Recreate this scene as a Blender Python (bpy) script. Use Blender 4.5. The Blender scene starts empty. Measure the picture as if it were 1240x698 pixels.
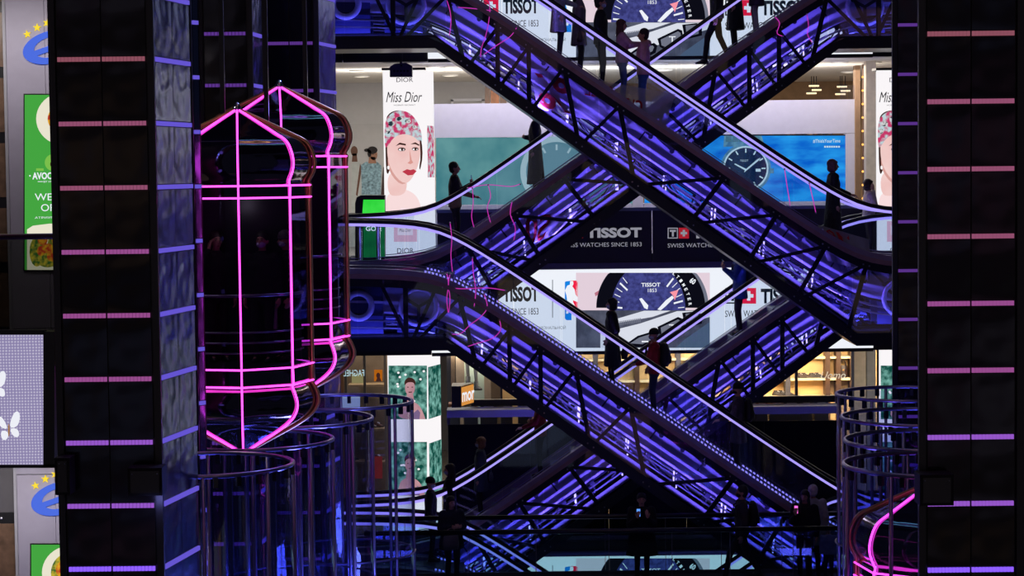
import bpy, math, random
from mathutils import Vector, Matrix
R = random.Random(7)
PI = math.pi
scn = bpy.context.scene
col = scn.collection

# ------------------------------------------------------------------ camera, world, exposure
F = 2600.0
EYE = Vector((0, 0, 7.6))
TILT = math.atan(144 / F)
ROLL = math.radians(-0.65)
CAMM = Matrix.Rotation(PI / 2 - TILT, 3, 'X') @ Matrix.Rotation(ROLL, 3, 'Z')
cd = bpy.data.cameras.new('camera')
cam = bpy.data.objects.new('camera', cd)
col.objects.link(cam)
cam.matrix_world = Matrix.Translation(EYE) @ CAMM.to_4x4()
cd.sensor_width = 36
cd.lens = 36 * F / 1240
cd.clip_end = 400
scn.camera = cam
w = bpy.data.worlds.new('world'); scn.world = w
w.use_nodes = True
w.node_tree.nodes['Background'].inputs[0].default_value = (0.12, 0.14, 0.30, 1)
w.node_tree.nodes['Background'].inputs[1].default_value = 0.05
vs = scn.view_settings
vs.view_transform = 'Standard'; vs.look = 'None'; vs.exposure = 0.0; vs.gamma = 1.0
vs.use_curve_mapping = False
scn.cycles.transparent_max_bounces = 40
scn.cycles.max_bounces = 8
scn.cycles.caustics_reflective = False
scn.cycles.caustics_refractive = False
scn.cycles.sample_clamp_indirect = 4.0


def light(name, kind, loc, energy, colr, direction=None, sx=1.0, sy=None, parent=None, xaxis=None):
    l = bpy.data.lights.new(name, kind)
    l.energy = energy; l.color = colr
    if kind == 'AREA':
        l.shape = 'RECTANGLE'; l.size = sx; l.size_y = sy or sx
    elif kind == 'POINT':
        l.shadow_soft_size = sx
    o = bpy.data.objects.new(name, l); col.objects.link(o)
    if direction is not None:
        d = Vector(direction).normalized()
        if xaxis:      # the long side runs exactly along xaxis
            xv = Vector(xaxis).normalized(); d = (d - xv * d.dot(xv)).normalized()
        zx = -d
        xa = Vector(xaxis).normalized() if xaxis else (Vector((1, 0, 0)) if abs(d.x) < .9 else Vector((0, 1, 0)))
        xa = (xa - zx * xa.dot(zx)).normalized()
        ya = zx.cross(xa)
        m = Matrix((xa, ya, zx)).transposed().to_4x4()
        m.translation = Vector(loc)
        o.matrix_local = m
    else:
        o.location = loc
    if parent: o.parent = parent
    return o


def P(px, py, Y):
    d = CAMM @ Vector(((px - 620) / F, -(py - 349) / F, -1))
    return EYE + d * (Y / d.y)


def XA(px, Y):
    return (px - 620) * Y / F


def ZA(py, Y):
    return P(620, py, Y).z


BLUE = (0.16, 0.2, 1.0)
VIOLET = (0.22, 0.14, 1.0)
WARM = (1.0, 0.72, 0.42)
# big fixtures of the atrium: blue floods on the lift towers, ceiling panels of the galleries, added fills for partition and ceiling
H = 5.66
light('tower_flood', 'AREA', (-1.2, 28.0, 1.2), 300, BLUE, (-.9, -.15, .4), 2.4, .8)
light('tower_flood', 'AREA', (-0.6, 33.0, 12.5), 340, (0.25, .32, 1.0), (-.9, -.35, -.25), 2.4, .8)
light('tower_flood', 'AREA', (3.2, 28.0, 0.8), 110, (.22, .16, 1), (.9, -.2, .4), 2.0, .6)
for zc, e in ((9.75, 620), (3.8, 260)):
    light('gallery_ceiling_light', 'AREA', (-2.0, 49.0, zc), e * .8, (1, .93, .84), (0, 0, -1), 7, 5)
    light('gallery_ceiling_light', 'AREA', (7.0, 49.0, zc), e, (1, .9, .78), (0, 0, -1), 8, 5)
light('partition_fill', 'AREA', (2.6, 45.1, 9.75), 110, (.84, .80, 1), (0, .62, -.8), 9, .2)  # added fill to brighten the partition front, no spotlights there
light('ceiling_fill', 'AREA', (3.2, 47.9, 9.0), 150, (1, .92, .8), (0, .5, 1), 9, .3)  # added uplight fill for the gallery ceiling, no cove there
light('ceiling_fill', 'AREA', (-2.6, 47.9, 9.0), 50, (1, .95, .9), (0, .5, 1), 2.5, .3)  # second added ceiling fill, further left
light('shop_light', 'AREA', (5.8, 47.0, 3.7), 380, WARM, (0, .7, -.9), 6, .8)
light('shop_light', 'AREA', (-.2, 47.4, 3.7), 110, (1, .86, .66), (0, .7, -.9), 4, .6)
light('hall_light', 'AREA', (-6.3, 25.9, 9.6), 34, (1, .92, .86), (0, .55, -1), 2.0, .5)
light('hall_light', 'AREA', (-6.3, 25.9, 3.9), 34, (1, .92, .86), (0, .55, -1), 2.0, .5)


# ------------------------------------------------------------------ materials
def lin(c):
    c = c / 255.0
    return c / 12.92 if c <= .04045 else ((c + .055) / 1.055) ** 2.4


def rgb(r, g, b):
    return (lin(r), lin(g), lin(b), 1)


MATS = {}


def _nt(name):
    m = bpy.data.materials.new(name); m.use_nodes = True
    return m, m.node_tree, m.node_tree.nodes['Principled BSDF']


def mat(name, c, rough=.6, metal=0.0, var=0.12, scale=6.0, bump=0.0, bscale=None, spec=.5):
    """painted / fabric / metal surface with a noise variation and optional relief"""
    if name in MATS: return MATS[name]
    m, nt, b = _nt(name)
    n = nt.nodes.new('ShaderNodeTexNoise'); n.inputs['Scale'].default_value = scale; n.inputs['Detail'].default_value = 4
    tc = nt.nodes.new('ShaderNodeTexCoord'); nt.links.new(tc.outputs['Object'], n.inputs['Vector'])
    r = nt.nodes.new('ShaderNodeValToRGB')
    c4 = rgb(*c)
    r.color_ramp.elements[0].position = .3; r.color_ramp.elements[1].position = .7
    r.color_ramp.elements[0].color = tuple(x * (1 - var) for x in c4[:3]) + (1,)
    r.color_ramp.elements[1].color = tuple(min(1, x * (1 + var)) for x in c4[:3]) + (1,)
    nt.links.new(n.outputs[0], r.inputs[0]); nt.links.new(r.outputs[0], b.inputs['Base Color'])
    b.inputs['Roughness'].default_value = rough; b.inputs['Metallic'].default_value = metal
    b.inputs['Specular IOR Level'].default_value = spec
    if bump:
        n2 = nt.nodes.new('ShaderNodeTexNoise'); n2.inputs['Scale'].default_value = bscale or scale
        n2.inputs['Detail'].default_value = 2
        nt.links.new(tc.outputs['Object'], n2.inputs['Vector'])
        bp = nt.nodes.new('ShaderNodeBump'); bp.inputs['Strength'].default_value = bump
        bp.inputs['Distance'].default_value = .1
        nt.links.new(n2.outputs[0], bp.inputs['Height']); nt.links.new(bp.outputs[0], b.inputs['Normal'])
    MATS[name] = m
    return m


def emi(name, c, s=1.0, c2=None, scale=4.0, stretch=None, lo=.35, hi=.65, detail=3):
    """something that gives off light (screen, lamp, neon); c2 mixes a second screen colour in by noise"""
    if name in MATS: return MATS[name]
    m = bpy.data.materials.new(name); m.use_nodes = True
    nt = m.node_tree; nt.nodes.clear()
    o = nt.nodes.new('ShaderNodeOutputMaterial'); e = nt.nodes.new('ShaderNodeEmission')
    e.inputs[1].default_value = s; e.inputs[0].default_value = rgb(*c)
    nt.links.new(e.outputs[0], o.inputs[0])
    if c2:
        tc = nt.nodes.new('ShaderNodeTexCoord'); n = nt.nodes.new('ShaderNodeTexNoise')
        n.inputs['Scale'].default_value = scale; n.inputs['Detail'].default_value = detail
        if stretch:
            mp = nt.nodes.new('ShaderNodeMapping'); mp.inputs['Scale'].default_value = stretch
            nt.links.new(tc.outputs['Object'], mp.inputs[0]); nt.links.new(mp.outputs[0], n.inputs['Vector'])
        else:
            nt.links.new(tc.outputs['Object'], n.inputs['Vector'])
        r = nt.nodes.new('ShaderNodeValToRGB')
        r.color_ramp.elements[0].position = lo; r.color_ramp.elements[1].position = hi
        r.color_ramp.elements[0].color = rgb(*c); r.color_ramp.elements[1].color = rgb(*c2)
        nt.links.new(n.outputs[0], r.inputs[0]); nt.links.new(r.outputs[0], e.inputs[0])
    MATS[name] = m
    return m


def glass(name, tint=(235, 240, 250), k=1.0, rough=.02, bump=0.0, base=.0):
    if name in MATS: return MATS[name]
    m = bpy.data.materials.new(name); m.use_nodes = True
    nt = m.node_tree; nt.nodes.clear()
    o = nt.nodes.new('ShaderNodeOutputMaterial'); mx = nt.nodes.new('ShaderNodeMixShader')
    t = nt.nodes.new('ShaderNodeBsdfTransparent'); g = nt.nodes.new('ShaderNodeBsdfGlossy')
    t.inputs[0].default_value = rgb(*tint); g.inputs['Roughness'].default_value = rough
    fr = nt.nodes.new('ShaderNodeFresnel'); fr.inputs[0].default_value = 1.5
    ma = nt.nodes.new('ShaderNodeMath'); ma.operation = 'MULTIPLY_ADD'; ma.inputs[1].default_value = k; ma.inputs[2].default_value = base
    ge = nt.nodes.new('ShaderNodeNewGeometry'); iv = nt.nodes.new('ShaderNodeMath'); iv.operation = 'SUBTRACT'; iv.inputs[0].default_value = 1.0
    mu = nt.nodes.new('ShaderNodeMath'); mu.operation = 'MULTIPLY'
    nt.links.new(ge.outputs['Backfacing'], iv.inputs[1]); nt.links.new(fr.outputs[0], ma.inputs[0])
    nt.links.new(ma.outputs[0], mu.inputs[0]); nt.links.new(iv.outputs[0], mu.inputs[1]); nt.links.new(mu.outputs[0], mx.inputs[0])
    nt.links.new(t.outputs[0], mx.inputs[1]); nt.links.new(g.outputs[0], mx.inputs[2])
    nt.links.new(mx.outputs[0], o.inputs[0])
    if bump:
        n2 = nt.nodes.new('ShaderNodeTexNoise'); n2.inputs['Scale'].default_value = 1.6
        tc = nt.nodes.new('ShaderNodeTexCoord'); nt.links.new(tc.outputs['Object'], n2.inputs['Vector'])
        bp = nt.nodes.new('ShaderNodeBump'); bp.inputs['Strength'].default_value = bump; bp.inputs['Distance'].default_value = .1
        nt.links.new(n2.outputs[0], bp.inputs['Height']); nt.links.new(bp.outputs[0], g.inputs['Normal'])
    MATS[name] = m
    return m


M_BLACK = mat('black_paint', (16, 16, 22), .35)
M_BLACKM = mat('matt_black', (10, 10, 14), .8)
M_NAVY = mat('dark_truss_paint', (20, 21, 40), .4, .2)
M_DECK = mat('brushed_deck_metal', (150, 134, 162), .4, .45, scale=3)
M_SHEET = mat('inner_sheet_metal', (200, 196, 222), .75, 0, scale=2, spec=.2)
M_RAIL = mat('black_rubber', (14, 13, 18), .4)
M_STEP = mat('step_aluminium', (105, 108, 125), .45, .7)
M_STEEL = mat('bolt_steel', (170, 170, 180), .3, .9)
M_WHEEL = mat('roller_rubber', (40, 40, 60), .5)
M_GLASS = glass('clear_glass', (246, 249, 253))
M_GLASSB = glass('blue_tinted_glass', (236, 238, 252), 1.0)
M_TUBE = glass('curved_shaft_glass', (240, 242, 252), 1.1, .03, 0.0, .006)
M_CABG = glass('lift_cabin_glass', (176, 172, 196), 1.1, .02)
M_DOME = mat('mirror_dark_dome', (150, 132, 142), .07, 1.0, var=.2, scale=2, bump=.25, bscale=1.2)
M_BRASS = mat('polished_brass', (222, 172, 112), .3, .75)
E_NEON = emi('magenta_neon', (255, 72, 232), 3.0)
E_STREAK = emi('mirrored_neon', (226, 60, 205), .7)  # neon reflections in the glass, put into glowing streaks
E_RAILL = emi('violet_handrail_light', (166, 150, 255), 1.15)
E_LED = emi('skirt_led_dots', (140, 132, 255), 1.4)
E_TUBE = emi('inner_light_tube', (190, 175, 255), 2.6)
E_WHITE = emi('screen_white', (238, 242, 250), 1.0)
M_COLP = mat('dark_mirror_panel', (36, 33, 40), .16, .7, var=.25, scale=1.5, bump=.35, bscale=1.1)
M_COLF = mat('column_frame', (18, 18, 24), .4)
M_COLS = mat('stainless_panel', (150, 160, 190), .2, 1.0, var=.15, scale=2, bump=.5, bscale=1.6)
M_WALLW = mat('white_wall_paint', (222, 222, 226), .8, var=.03)
M_GREY = mat('grey_panel', (150, 150, 162), .6, var=.05)
M_GREYD = mat('dark_grey_panel', (74, 72, 80), .6, var=.06)
M_FLOOR = mat('polished_floor', (120, 112, 104), .25, var=.15, scale=1.0)
M_CEIL = mat('ceiling_white', (226, 222, 214), .9, var=.02)
M_FASC = mat('fascia_black', (12, 12, 18), .35)
M_BEIGE = mat('shop_beige', (232, 196, 138), .7, var=.04)
M_WOOD = mat('dark_wood', (74, 48, 30), .5, var=.25, scale=8)
M_STONE = mat('brown_stone', (98, 76, 62), .35, var=.35, scale=7)
M_CHROME = mat('chrome', (205, 205, 215), .12, 1.0)


# ------------------------------------------------------------------ mesh builder
class MB:
    def __init__(s):
        s.v = []; s.f = []

    def add(s, vs, fs):
        b = len(s.v)
        s.v += [tuple(x) for x in vs]
        s.f += [tuple(i + b for i in f) for f in fs]
        return s

    def box(s, a, b):
        x0, y0, z0 = a; x1, y1, z1 = b
        return s.add([(x0, y0, z0), (x1, y0, z0), (x1, y1, z0), (x0, y1, z0), (x0, y0, z1), (x1, y0, z1), (x1, y1, z1), (x0, y1, z1)],
                     [(0, 3, 2, 1), (4, 5, 6, 7), (0, 1, 5, 4), (1, 2, 6, 5), (2, 3, 7, 6), (3, 0, 4, 7)])

    def bar(s, a, b, wid, dep, up=(0, 1, 0)):
        """rectangular bar from a to b; dep is measured along up"""
        a = Vector(a); b = Vector(b); d = (b - a).normalized(); u = Vector(up)
        u = (u - d * u.dot(d)).normalized(); sd = d.cross(u)
        q = []
        for p in (a, b):
            for i, j in ((-1, -1), (1, -1), (1, 1), (-1, 1)):
                q.append(p + sd * (wid / 2 * i) + u * (dep / 2 * j))
        return s.add(q, [(0, 3, 2, 1), (4, 5, 6, 7), (0, 1, 5, 4), (1, 2, 6, 5), (2, 3, 7, 6), (3, 0, 4, 7)])

    def sweep(s, pts, y0, y1, zl, zh):
        """strip that follows (x,z) points"""
        n = len(pts); q = []; fs = []
        for x, z in pts:
            q += [(x, y0, z + zl), (x, y1, z + zl), (x, y1, z + zh), (x, y0, z + zh)]
        for i in range(n - 1):
            a = i * 4; b = a + 4
            for k in range(4):
                k2 = (k + 1) % 4
                fs.append((a + k, a + k2, b + k2, b + k))
        fs.append((3, 2, 1, 0)); e = (n - 1) * 4; fs.append((e, e + 1, e + 2, e + 3))
        return s.add(q, fs)

    def tube(s, pts, r, n=8, closed=False, rs=None):
        pts = [Vector(p) for p in pts]; m = len(pts); q = []; fs = []
        prev = None
        for i, p in enumerate(pts):
            if closed: t = pts[(i + 1) % m] - pts[i - 1]
            else: t = pts[min(i + 1, m - 1)] - pts[max(i - 1, 0)]
            t.normalize()
            if prev is None:
                u = Vector((0, 0, 1)) if abs(t.z) < .9 else Vector((1, 0, 0))
            else: u = prev
            u = (u - t * u.dot(t)).normalized(); prev = u; w_ = t.cross(u)
            rr = rs[i] if rs else r
            for k in range(n):
                a = 2 * PI * k / n
                q.append(p + (u * math.cos(a) + w_ * math.sin(a)) * rr)
        for i in range(m if closed else m - 1):
            a = i * n; b = ((i + 1) % m) * n
            for k in range(n):
                fs.append((a + k, a + (k + 1) % n, b + (k + 1) % n, b + k))
        if not closed:
            fs.append(tuple(range(n - 1, -1, -1))); fs.append(tuple((m - 1) * n + k for k in range(n)))
        return s.add(q, fs)

    def lathe(s, prof, c=(0, 0, 0), n=24, sx=1, sy=1, cap=True):
        q = []; fs = []; m = len(prof)
        for r, z in prof:
            for k in range(n):
                a = 2 * PI * k / n
                q.append((c[0] + r * sx * math.cos(a), c[1] + r * sy * math.sin(a), c[2] + z))
        for i in range(m - 1):
            for k in range(n):
                a = i * n; b = a + n
                fs.append((a + k, a + (k + 1) % n, b + (k + 1) % n, b + k))
        if cap:
            fs.append(tuple(range(n - 1, -1, -1))); fs.append(tuple((m - 1) * n + k for k in range(n)))
        return s.add(q, fs)

    def ell(s, c, r, n=12, m=8):
        if not hasattr(r, '__len__'): r = (r, r, r)
        prof = [(max(.02, math.sin(PI * i / m)), -math.cos(PI * i / m)) for i in range(m + 1)]
        q = []; fs = []
        for rr, z in prof:
            for k in range(n):
                a = 2 * PI * k / n
                q.append((c[0] + rr * r[0] * math.cos(a), c[1] + rr * r[1] * math.sin(a), c[2] + z * r[2]))
        for i in range(m):
            for k in range(n):
                a = i * n; b = a + n
                fs.append((a + k, a + (k + 1) % n, b + (k + 1) % n, b + k))
        fs.append(tuple(range(n - 1, -1, -1))); fs.append(tuple(m * n + k for k in range(n)))
        return s.add(q, fs)

    def cap(s, a, b, ra, rb, n=10):
        """tapered capsule"""
        a = Vector(a); b = Vector(b); d = (b - a)
        L = d.length
        d = d / L if L > 1e-6 else Vector((0, 0, 1))
        pts = []; rs = []
        for t in (-.97, -.7, -.3): pts.append(a + d * ra * t); rs.append(ra * math.sqrt(1 - t * t))
        for t in (.3, .7, .97): pts.append(b + d * rb * t); rs.append(rb * math.sqrt(1 - t * t))
        return s.tube(pts, 0, n, False, rs)

    def loft(s, rings, n=14):
        """rings: (cx, cy, z, rx, ry)"""
        q = []; fs = []; m = len(rings)
        for cx, cy, z, rx, ry in rings:
            for k in range(n):
                a = 2 * PI * k / n
                q.append((cx + rx * math.cos(a), cy + ry * math.sin(a), z))
        for i in range(m - 1):
            for k in range(n):
                a = i * n; b = a + n
                fs.append((a + k, a + (k + 1) % n, b + (k + 1) % n, b + k))
        fs.append(tuple(range(n - 1, -1, -1))); fs.append(tuple((m - 1) * n + k for k in range(n)))
        return s.add(q, fs)

    def prism(s, pts, y0, y1):
        """polygon of (x,z) points between two depths"""
        n = len(pts)
        ar = sum(pts[i][0] * pts[(i + 1) % n][1] - pts[(i + 1) % n][0] * pts[i][1] for i in range(n))
        if ar < 0: pts = pts[::-1]
        q = [(x, y0, z) for x, z in pts] + [(x, y1, z) for x, z in pts]
        fs = [tuple(range(n)), tuple(range(2 * n - 1, n - 1, -1))]
        for i in range(n):
            j = (i + 1) % n
            fs.append((j, i, n + i, n + j))
        return s.add(q, fs)

    def mesh(s, name, m, off=(0, 0, 0), smooth=False):
        me = bpy.data.meshes.new(name)
        ox, oy, oz = off
        me.from_pydata([(x - ox, y - oy, z - oz) for x, y, z in s.v], [], s.f)
        if m: me.materials.append(m)
        if smooth:
            for p in me.polygons: p.use_smooth = True
        me.update()
        return me

    def build(s, name, m, parent=None, smooth=False):
        """world coordinates; under a parent the mesh is made relative to the parent's place"""
        off = wl(parent) if parent else (0, 0, 0)
        o = bpy.data.objects.new(name, s.mesh(name, m, off, smooth)); col.objects.link(o)
        if parent: o.parent = parent
        return o


def wl(o):
    v = Vector((0, 0, 0))
    while o:
        v += o.location; o = o.parent
    return v


def tag(o, label=None, cat=None, group=None, kind=None):
    if label: o['label'] = label
    if cat: o['category'] = cat
    if group: o['group'] = group
    if kind: o['kind'] = kind
    return o


def thing(name, loc, label, cat, group=None, rz=0):
    o = bpy.data.objects.new(name, None); col.objects.link(o)
    o.location = loc; o.rotation_euler = (0, 0, rz); o.empty_display_size = .2
    return tag(o, label, cat, group)


def struct(name, mb, m, label=None):
    o = mb.build(name, m); o['kind'] = 'structure'
    if label: o['label'] = label
    return o


def inst(name, me, parent, loc=(0, 0, 0), rot=(0, 0, 0)):
    o = bpy.data.objects.new(name, me); col.objects.link(o)
    o.parent = parent; o.location = loc; o.rotation_euler = rot
    return o


def copy_tree(o, parent=None):
    c = o.copy(); col.objects.link(c); c.parent = parent
    for ch in list(o.children): copy_tree(ch, c)
    return c


def text(s, x0, x1, z0, z1, Y, m, parent, name='lettering', shear=0.0, bold=0.0, mirror=False, rot=0.0, yax=None):
    """lettering fitted into a rectangle, facing -Y; as a flat mesh"""
    cu = bpy.data.curves.new('t', 'FONT'); cu.body = s; cu.shear = shear; cu.offset = bold
    cu.resolution_u = 3
    o = bpy.data.objects.new('t', cu); col.objects.link(o)
    dg = bpy.context.evaluated_depsgraph_get()
    me = bpy.data.meshes.new_from_object(o.evaluated_get(dg))
    bpy.data.objects.remove(o)
    if not me.vertices: return None
    xs = [v.co.x for v in me.vertices]; ys = [v.co.y for v in me.vertices]
    a, b, c, d = min(xs), max(xs), min(ys), max(ys)
    off = wl(parent)
    cx, cz = (x0 + x1) / 2, (z0 + z1) / 2
    for v in me.vertices:
        u = (v.co.x - a) / max(b - a, 1e-6); t = (v.co.y - c) / max(d - c, 1e-6)
        if mirror: u = 1 - u
        x = x0 + u * (x1 - x0); z = z0 + t * (z1 - z0)
        if rot:
            dx, dz = x - cx, z - cz
            x = cx + dx * math.cos(rot) - dz * math.sin(rot); z = cz + dx * math.sin(rot) + dz * math.cos(rot)
        v.co = Vector((x, Y, z)) - off
    me.materials.clear(); me.materials.append(m)
    ob = bpy.data.objects.new(name, me); col.objects.link(ob); ob.parent = parent
    me.name = name
    return ob


class Draw:
    """flat picture pieces on a plane, given in photograph pixels at the plane's depth"""
    def __init__(s, parent, Y, dx=0, dy=0):
        s.p = parent; s.Y = Y; s.dx = dx; s.dy = dy

    def pt(s, x, y):
        q = P(x + s.dx, y + s.dy, s.Y); return (q.x, q.z)

    def poly(s, name, pts, m, layer=1, th=.002, sm=0):
        for _ in range(sm):
            n = len(pts); o = []
            for i in range(n):
                a, b = pts[i], pts[(i + 1) % n]
                o += [(a[0] * .75 + b[0] * .25, a[1] * .75 + b[1] * .25), (a[0] * .25 + b[0] * .75, a[1] * .25 + b[1] * .75)]
            pts = o
        mb = MB(); y = s.Y - layer * .004
        mb.prism([s.pt(*p) for p in pts], y, y + th)
        return mb.build(name, m, s.p)

    def polys(s, name, lst, m, layer=1, th=.002):
        mb = MB(); y = s.Y - layer * .004
        for pts in lst: mb.prism([s.pt(*p) for p in pts], y, y + th)
        return mb.build(name, m, s.p)

    def rect(s, name, x0, y0, x1, y1, m, layer=1, th=.002):
        return s.poly(name, [(x0, y0), (x1, y0), (x1, y1), (x0, y1)], m, layer, th)

    def disc(s, name, cx, cy, rx, ry, m, layer=1, n=40, a0=0, a1=2 * PI, clip=None):
        pts = [(cx + rx * math.cos(a0 + (a1 - a0) * i / n), cy + ry * math.sin(a0 + (a1 - a0) * i / n)) for i in range(n + (0 if a1 - a0 > 6.2 else 1))]
        if clip: pts = [(min(max(x, clip[0]), clip[2]), min(max(y, clip[1]), clip[3])) for x, y in pts]
        return s.poly(name, pts, m, layer)

    def text(s, st, x0, y0, x1, y1, m, layer=1, **k):
        a = s.pt(x0, y1); b = s.pt(x1, y0)
        return text(st, a[0], b[0], a[1], b[1], s.Y - layer * .004, m, s.p, **k)


def oval(cx, cy, rx, ry, n=20, rot=0):
    o = []
    for i in range(n):
        a = 2 * PI * i / n; x = rx * math.cos(a); y = ry * math.sin(a)
        o.append((cx + x * math.cos(rot) - y * math.sin(rot), cy + x * math.sin(rot) + y * math.cos(rot)))
    return o


# ------------------------------------------------------------------ the building: slabs, walls, fascias
FY = 44.0            # plane of the gallery front behind the escalators
def zf(py): return ZA(py, FY)
LV = {0: 0.0, 1: H, 2: 2 * H}
FT = {2: zf(-22), 1: zf(327), 0: zf(674)}          # top of the screen band per level
FB = {2: zf(70.5), 1: zf(426), 0: zf(774)}         # its lower edge
for n, z in ((2, 2 * H), (1, H), (0, 0.0)):
    mb = MB(); mb.box((-13, FY + .1, z - .25), (16, 60, z)); struct('floor' if n == 0 else 'floor_%d' % n, mb, M_FLOOR)
    if n:
        mb = MB(); mb.box((-13, FY + .1, FB[n] - .02), (16, 60, FB[n] + .12)); struct('ceiling_%d' % n, mb, M_CEIL)
    # side landings that carry the escalator ends
    mb = MB(); mb.box((-13, 36.5, z - 1.5), (-3.6, FY + .1, z)); struct('floor_landing_%d' % (2 * n + 1), mb, M_FASC)
    mb = MB(); mb.box((9.0, 36.5, z - 1.5), (16, FY + .1, z)); struct('floor_landing_%d' % (2 * n + 2), mb, M_FASC)
mb = MB(); mb.box((-13, 58, -1), (16, 58.3, 4)); struct('wall_back', mb, M_GREYD)
mb = MB(); mb.box((-13, 55, H), (1.0, 55.3, 10.2)); struct('wall_gallery', mb, mat('pale_gallery_wall', (188, 186, 184), .85, var=.03))
mb = MB(); mb.box((1.0, 57.4, H), (16, 57.7, 10.2)); struct('wall_shop', mb, mat('shop_brown_wall', (150, 118, 84), .8, var=.1))
# fascia boxes behind the screen bands, and the dark pieces at both ends
for n in (2, 1, 0):
    mb = MB(); mb.box((-13, FY + .06, FB[n]), (16, FY + .3, FT[n] + .3)); struct('trim_%d' % (n + 1), mb, M_FASC)
for n in (2, 1, 0):
    for x0, x1 in ((-13, XA(522, FY)), (XA(1057, FY), 16)):
        k = 0
        xx = x0
        while xx < x1 - .05:
            xe = min(xx + 2.4, x1)
            if n == 2 or xe > -6:
                mb = MB(); mb.box((xx + .01, FY - .03, FB[n] - .05), (xe - .01, FY + .05, FT[n] + .1))
                o = mb.build('fascia_panel', M_FASC, bpy.data.objects['trim_%d' % (n + 1)])
            xx = xe


# the gallery on the photographer's side, which the mirrors and glass reflect
mb = MB(); mb.box((-16, -9.3, -6), (18, -9, 24)); wo = struct('wall_opposite', mb, M_GREYD)
E_SH = [emi('lit_shopfront_%d' % i, c, .4) for i, c in enumerate(((255, 214, 160), (236, 236, 255), (255, 190, 220), (190, 210, 255)))]
for lv in range(-1, 4):
    z = lv * H
    MB().box((-16, -9.0, z - 1.7), (18, -8.7, z)).build('fascia_panel', M_FASC, wo)
    for i in range(9):
        x = -15.4 + i * 3.7
        MB().box((x, -9.0, z + .3), (x + 2.6 + .6 * ((i * 7 + lv) % 2), -8.95, z + 3.0)).build('shop_window', E_SH[(i * 3 + lv * 5) % 4], wo)
        MB().box((x - .3, -9.0, z), (x - .1, -8.8, z + 3.6)).build('pilaster', M_WALLW, wo)

mb = MB(); mb.box((-16, -9.3, 24), (18, 60, 24.3)); ca_ = struct('ceiling_atrium', mb, M_GREYD)
for i, (x, y, r, c, st_) in enumerate(((0, 14, 5.5, (255, 190, 110), 1.6), (0, 14, 4.2, (255, 90, 220), 1.6), (1, 27, 6.0, (120, 220, 255), 1.6), (1, 27, 4.4, (150, 120, 255), 1.8), (1, 27, 3.0, (255, 200, 130), 1.8))):
    MB().tube([(x + r * math.cos(2 * PI * k / 40), y + r * math.sin(2 * PI * k / 40), 23.6 - .2 * i) for k in range(40)], .14, 6, True).build('ring_light', emi('ring_glow_%d' % i, c, st_ * 1.6), ca_)

# downlights in the gallery ceilings
E_DOWN = emi('downlight_glow', (255, 246, 226), 2.2)
for i, (px, Y, lv, where) in enumerate(((437, 48, 2, 'grey wall'), (441, 51, 2, 'dress picture'), (531, 46.5, 2, 'advertising pillar'), (548, 51, 2, 'door'),
                               (800, 46.5, 2, 'a'), (806, 49.5, 2, 'b'), (1018, 46.6, 2, 'c'), (1058, 46.8, 2, 'd'), (968, 50.5, 2, 'e'), (1030, 51.5, 2, 'f'))):
    z = FB[lv] - .02
    lab = ['round ceiling downlight nearest the left lift above grey wall', 'small round ceiling downlight deep above the picture of dressed models',
           'round ceiling downlight just right of the perfume pillar', 'small round downlight above the far grey door',
           'round ceiling downlight under the screen band behind the couple', 'smaller ceiling downlight behind the couple on the escalator',
           'round ceiling downlight above right end of the white partition', 'round ceiling downlight beside the right perfume pillar',
           'small deep ceiling downlight over the brown shop', 'small deep ceiling downlight near the string of warm bulbs'][i]
    t = thing('downlight', (XA(px, Y), Y, z), lab, 'ceiling light', 'round downlights in the gallery ceiling')
    mb = MB(); mb.lathe([(.2, 0), (.2, -.03), (.15, -.03), (.15, 0)], t.location, 20); mb.build('trim_ring', M_CEIL, t)
    mb = MB(); mb.lathe([(.15, -.01), (.15, -.02)], t.location, 20); mb.build('diffuser', E_DOWN, t)

# door and wood strips at the far gallery wall
o = MB().box((XA(552, 55), 54.96, H), (XA(586, 55), 55.02, zf(123))).build('door_1', M_GREYD); o['kind'] = 'structure'
for a, b in ((549, 552), (586, 589)):
    MB().box((XA(a, 55), 54.9, H), (XA(b, 55), 55.0, ZA(120, 55))).build('door_frame', M_WALLW, o)
MB().box((XA(549, 55), 54.9, ZA(122, 55)), (XA(589, 55), 55.0, ZA(119, 55))).build('door_frame', M_WALLW, o)
for k, (a, b) in enumerate(((590, 596), (597, 607), (608, 616))):
    t = MB().box((XA(a, 52), 52, H), (XA(b, 52), 52.3, FB[2])).build('wood_pilaster', mat('brick_brown', (120, 76, 50), .7, var=.4, scale=9) if k == 1 else M_WOOD)
    tag(t, ('narrow dark wood pilaster left of the brick one', 'mottled brick-brown pilaster between two dark ones', 'dark wood pilaster right of the brick-brown one')[k], 'pilaster')

# dark balustrade with the watch lettering on the first gallery
def fz(py, Y=FY): return ZA(py, Y)
t = thing('gallery_parapet', (XA(780, FY - .1), FY - .1, H), 'dark gallery parapet carrying white watch shop lettering', 'parapet')
pxs = [530, 655, 790, 925, 1062]
for a, b in zip(pxs[:-1], pxs[1:]):
    MB().box((XA(a, FY) + .01, FY - .12, H - .05), (XA(b, FY) - .01, FY - .06, fz(256))).build('panel', mat('parapet_dark', (30, 30, 38), .45, var=.08), t)
MB().box((XA(530, FY), FY - .14, fz(257)), (XA(1062, FY), FY - .03, fz(253))).build('cap_rail', mat('parapet_cap', (110, 120, 140), .3, .6), t)
MB().box((XA(530, FY), FY - .15, fz(326)), (XA(1062, FY), FY - .05, fz(319.5))).build('lower_trim', mat('grey_trim', (92, 90, 112), .4, .3), t)
d = Draw(t, FY - .125)
M_LET = emi('pale_lettering', (205, 205, 222), .42); M_LETR = emi('red_lettering', (205, 40, 60), .6)
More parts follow.
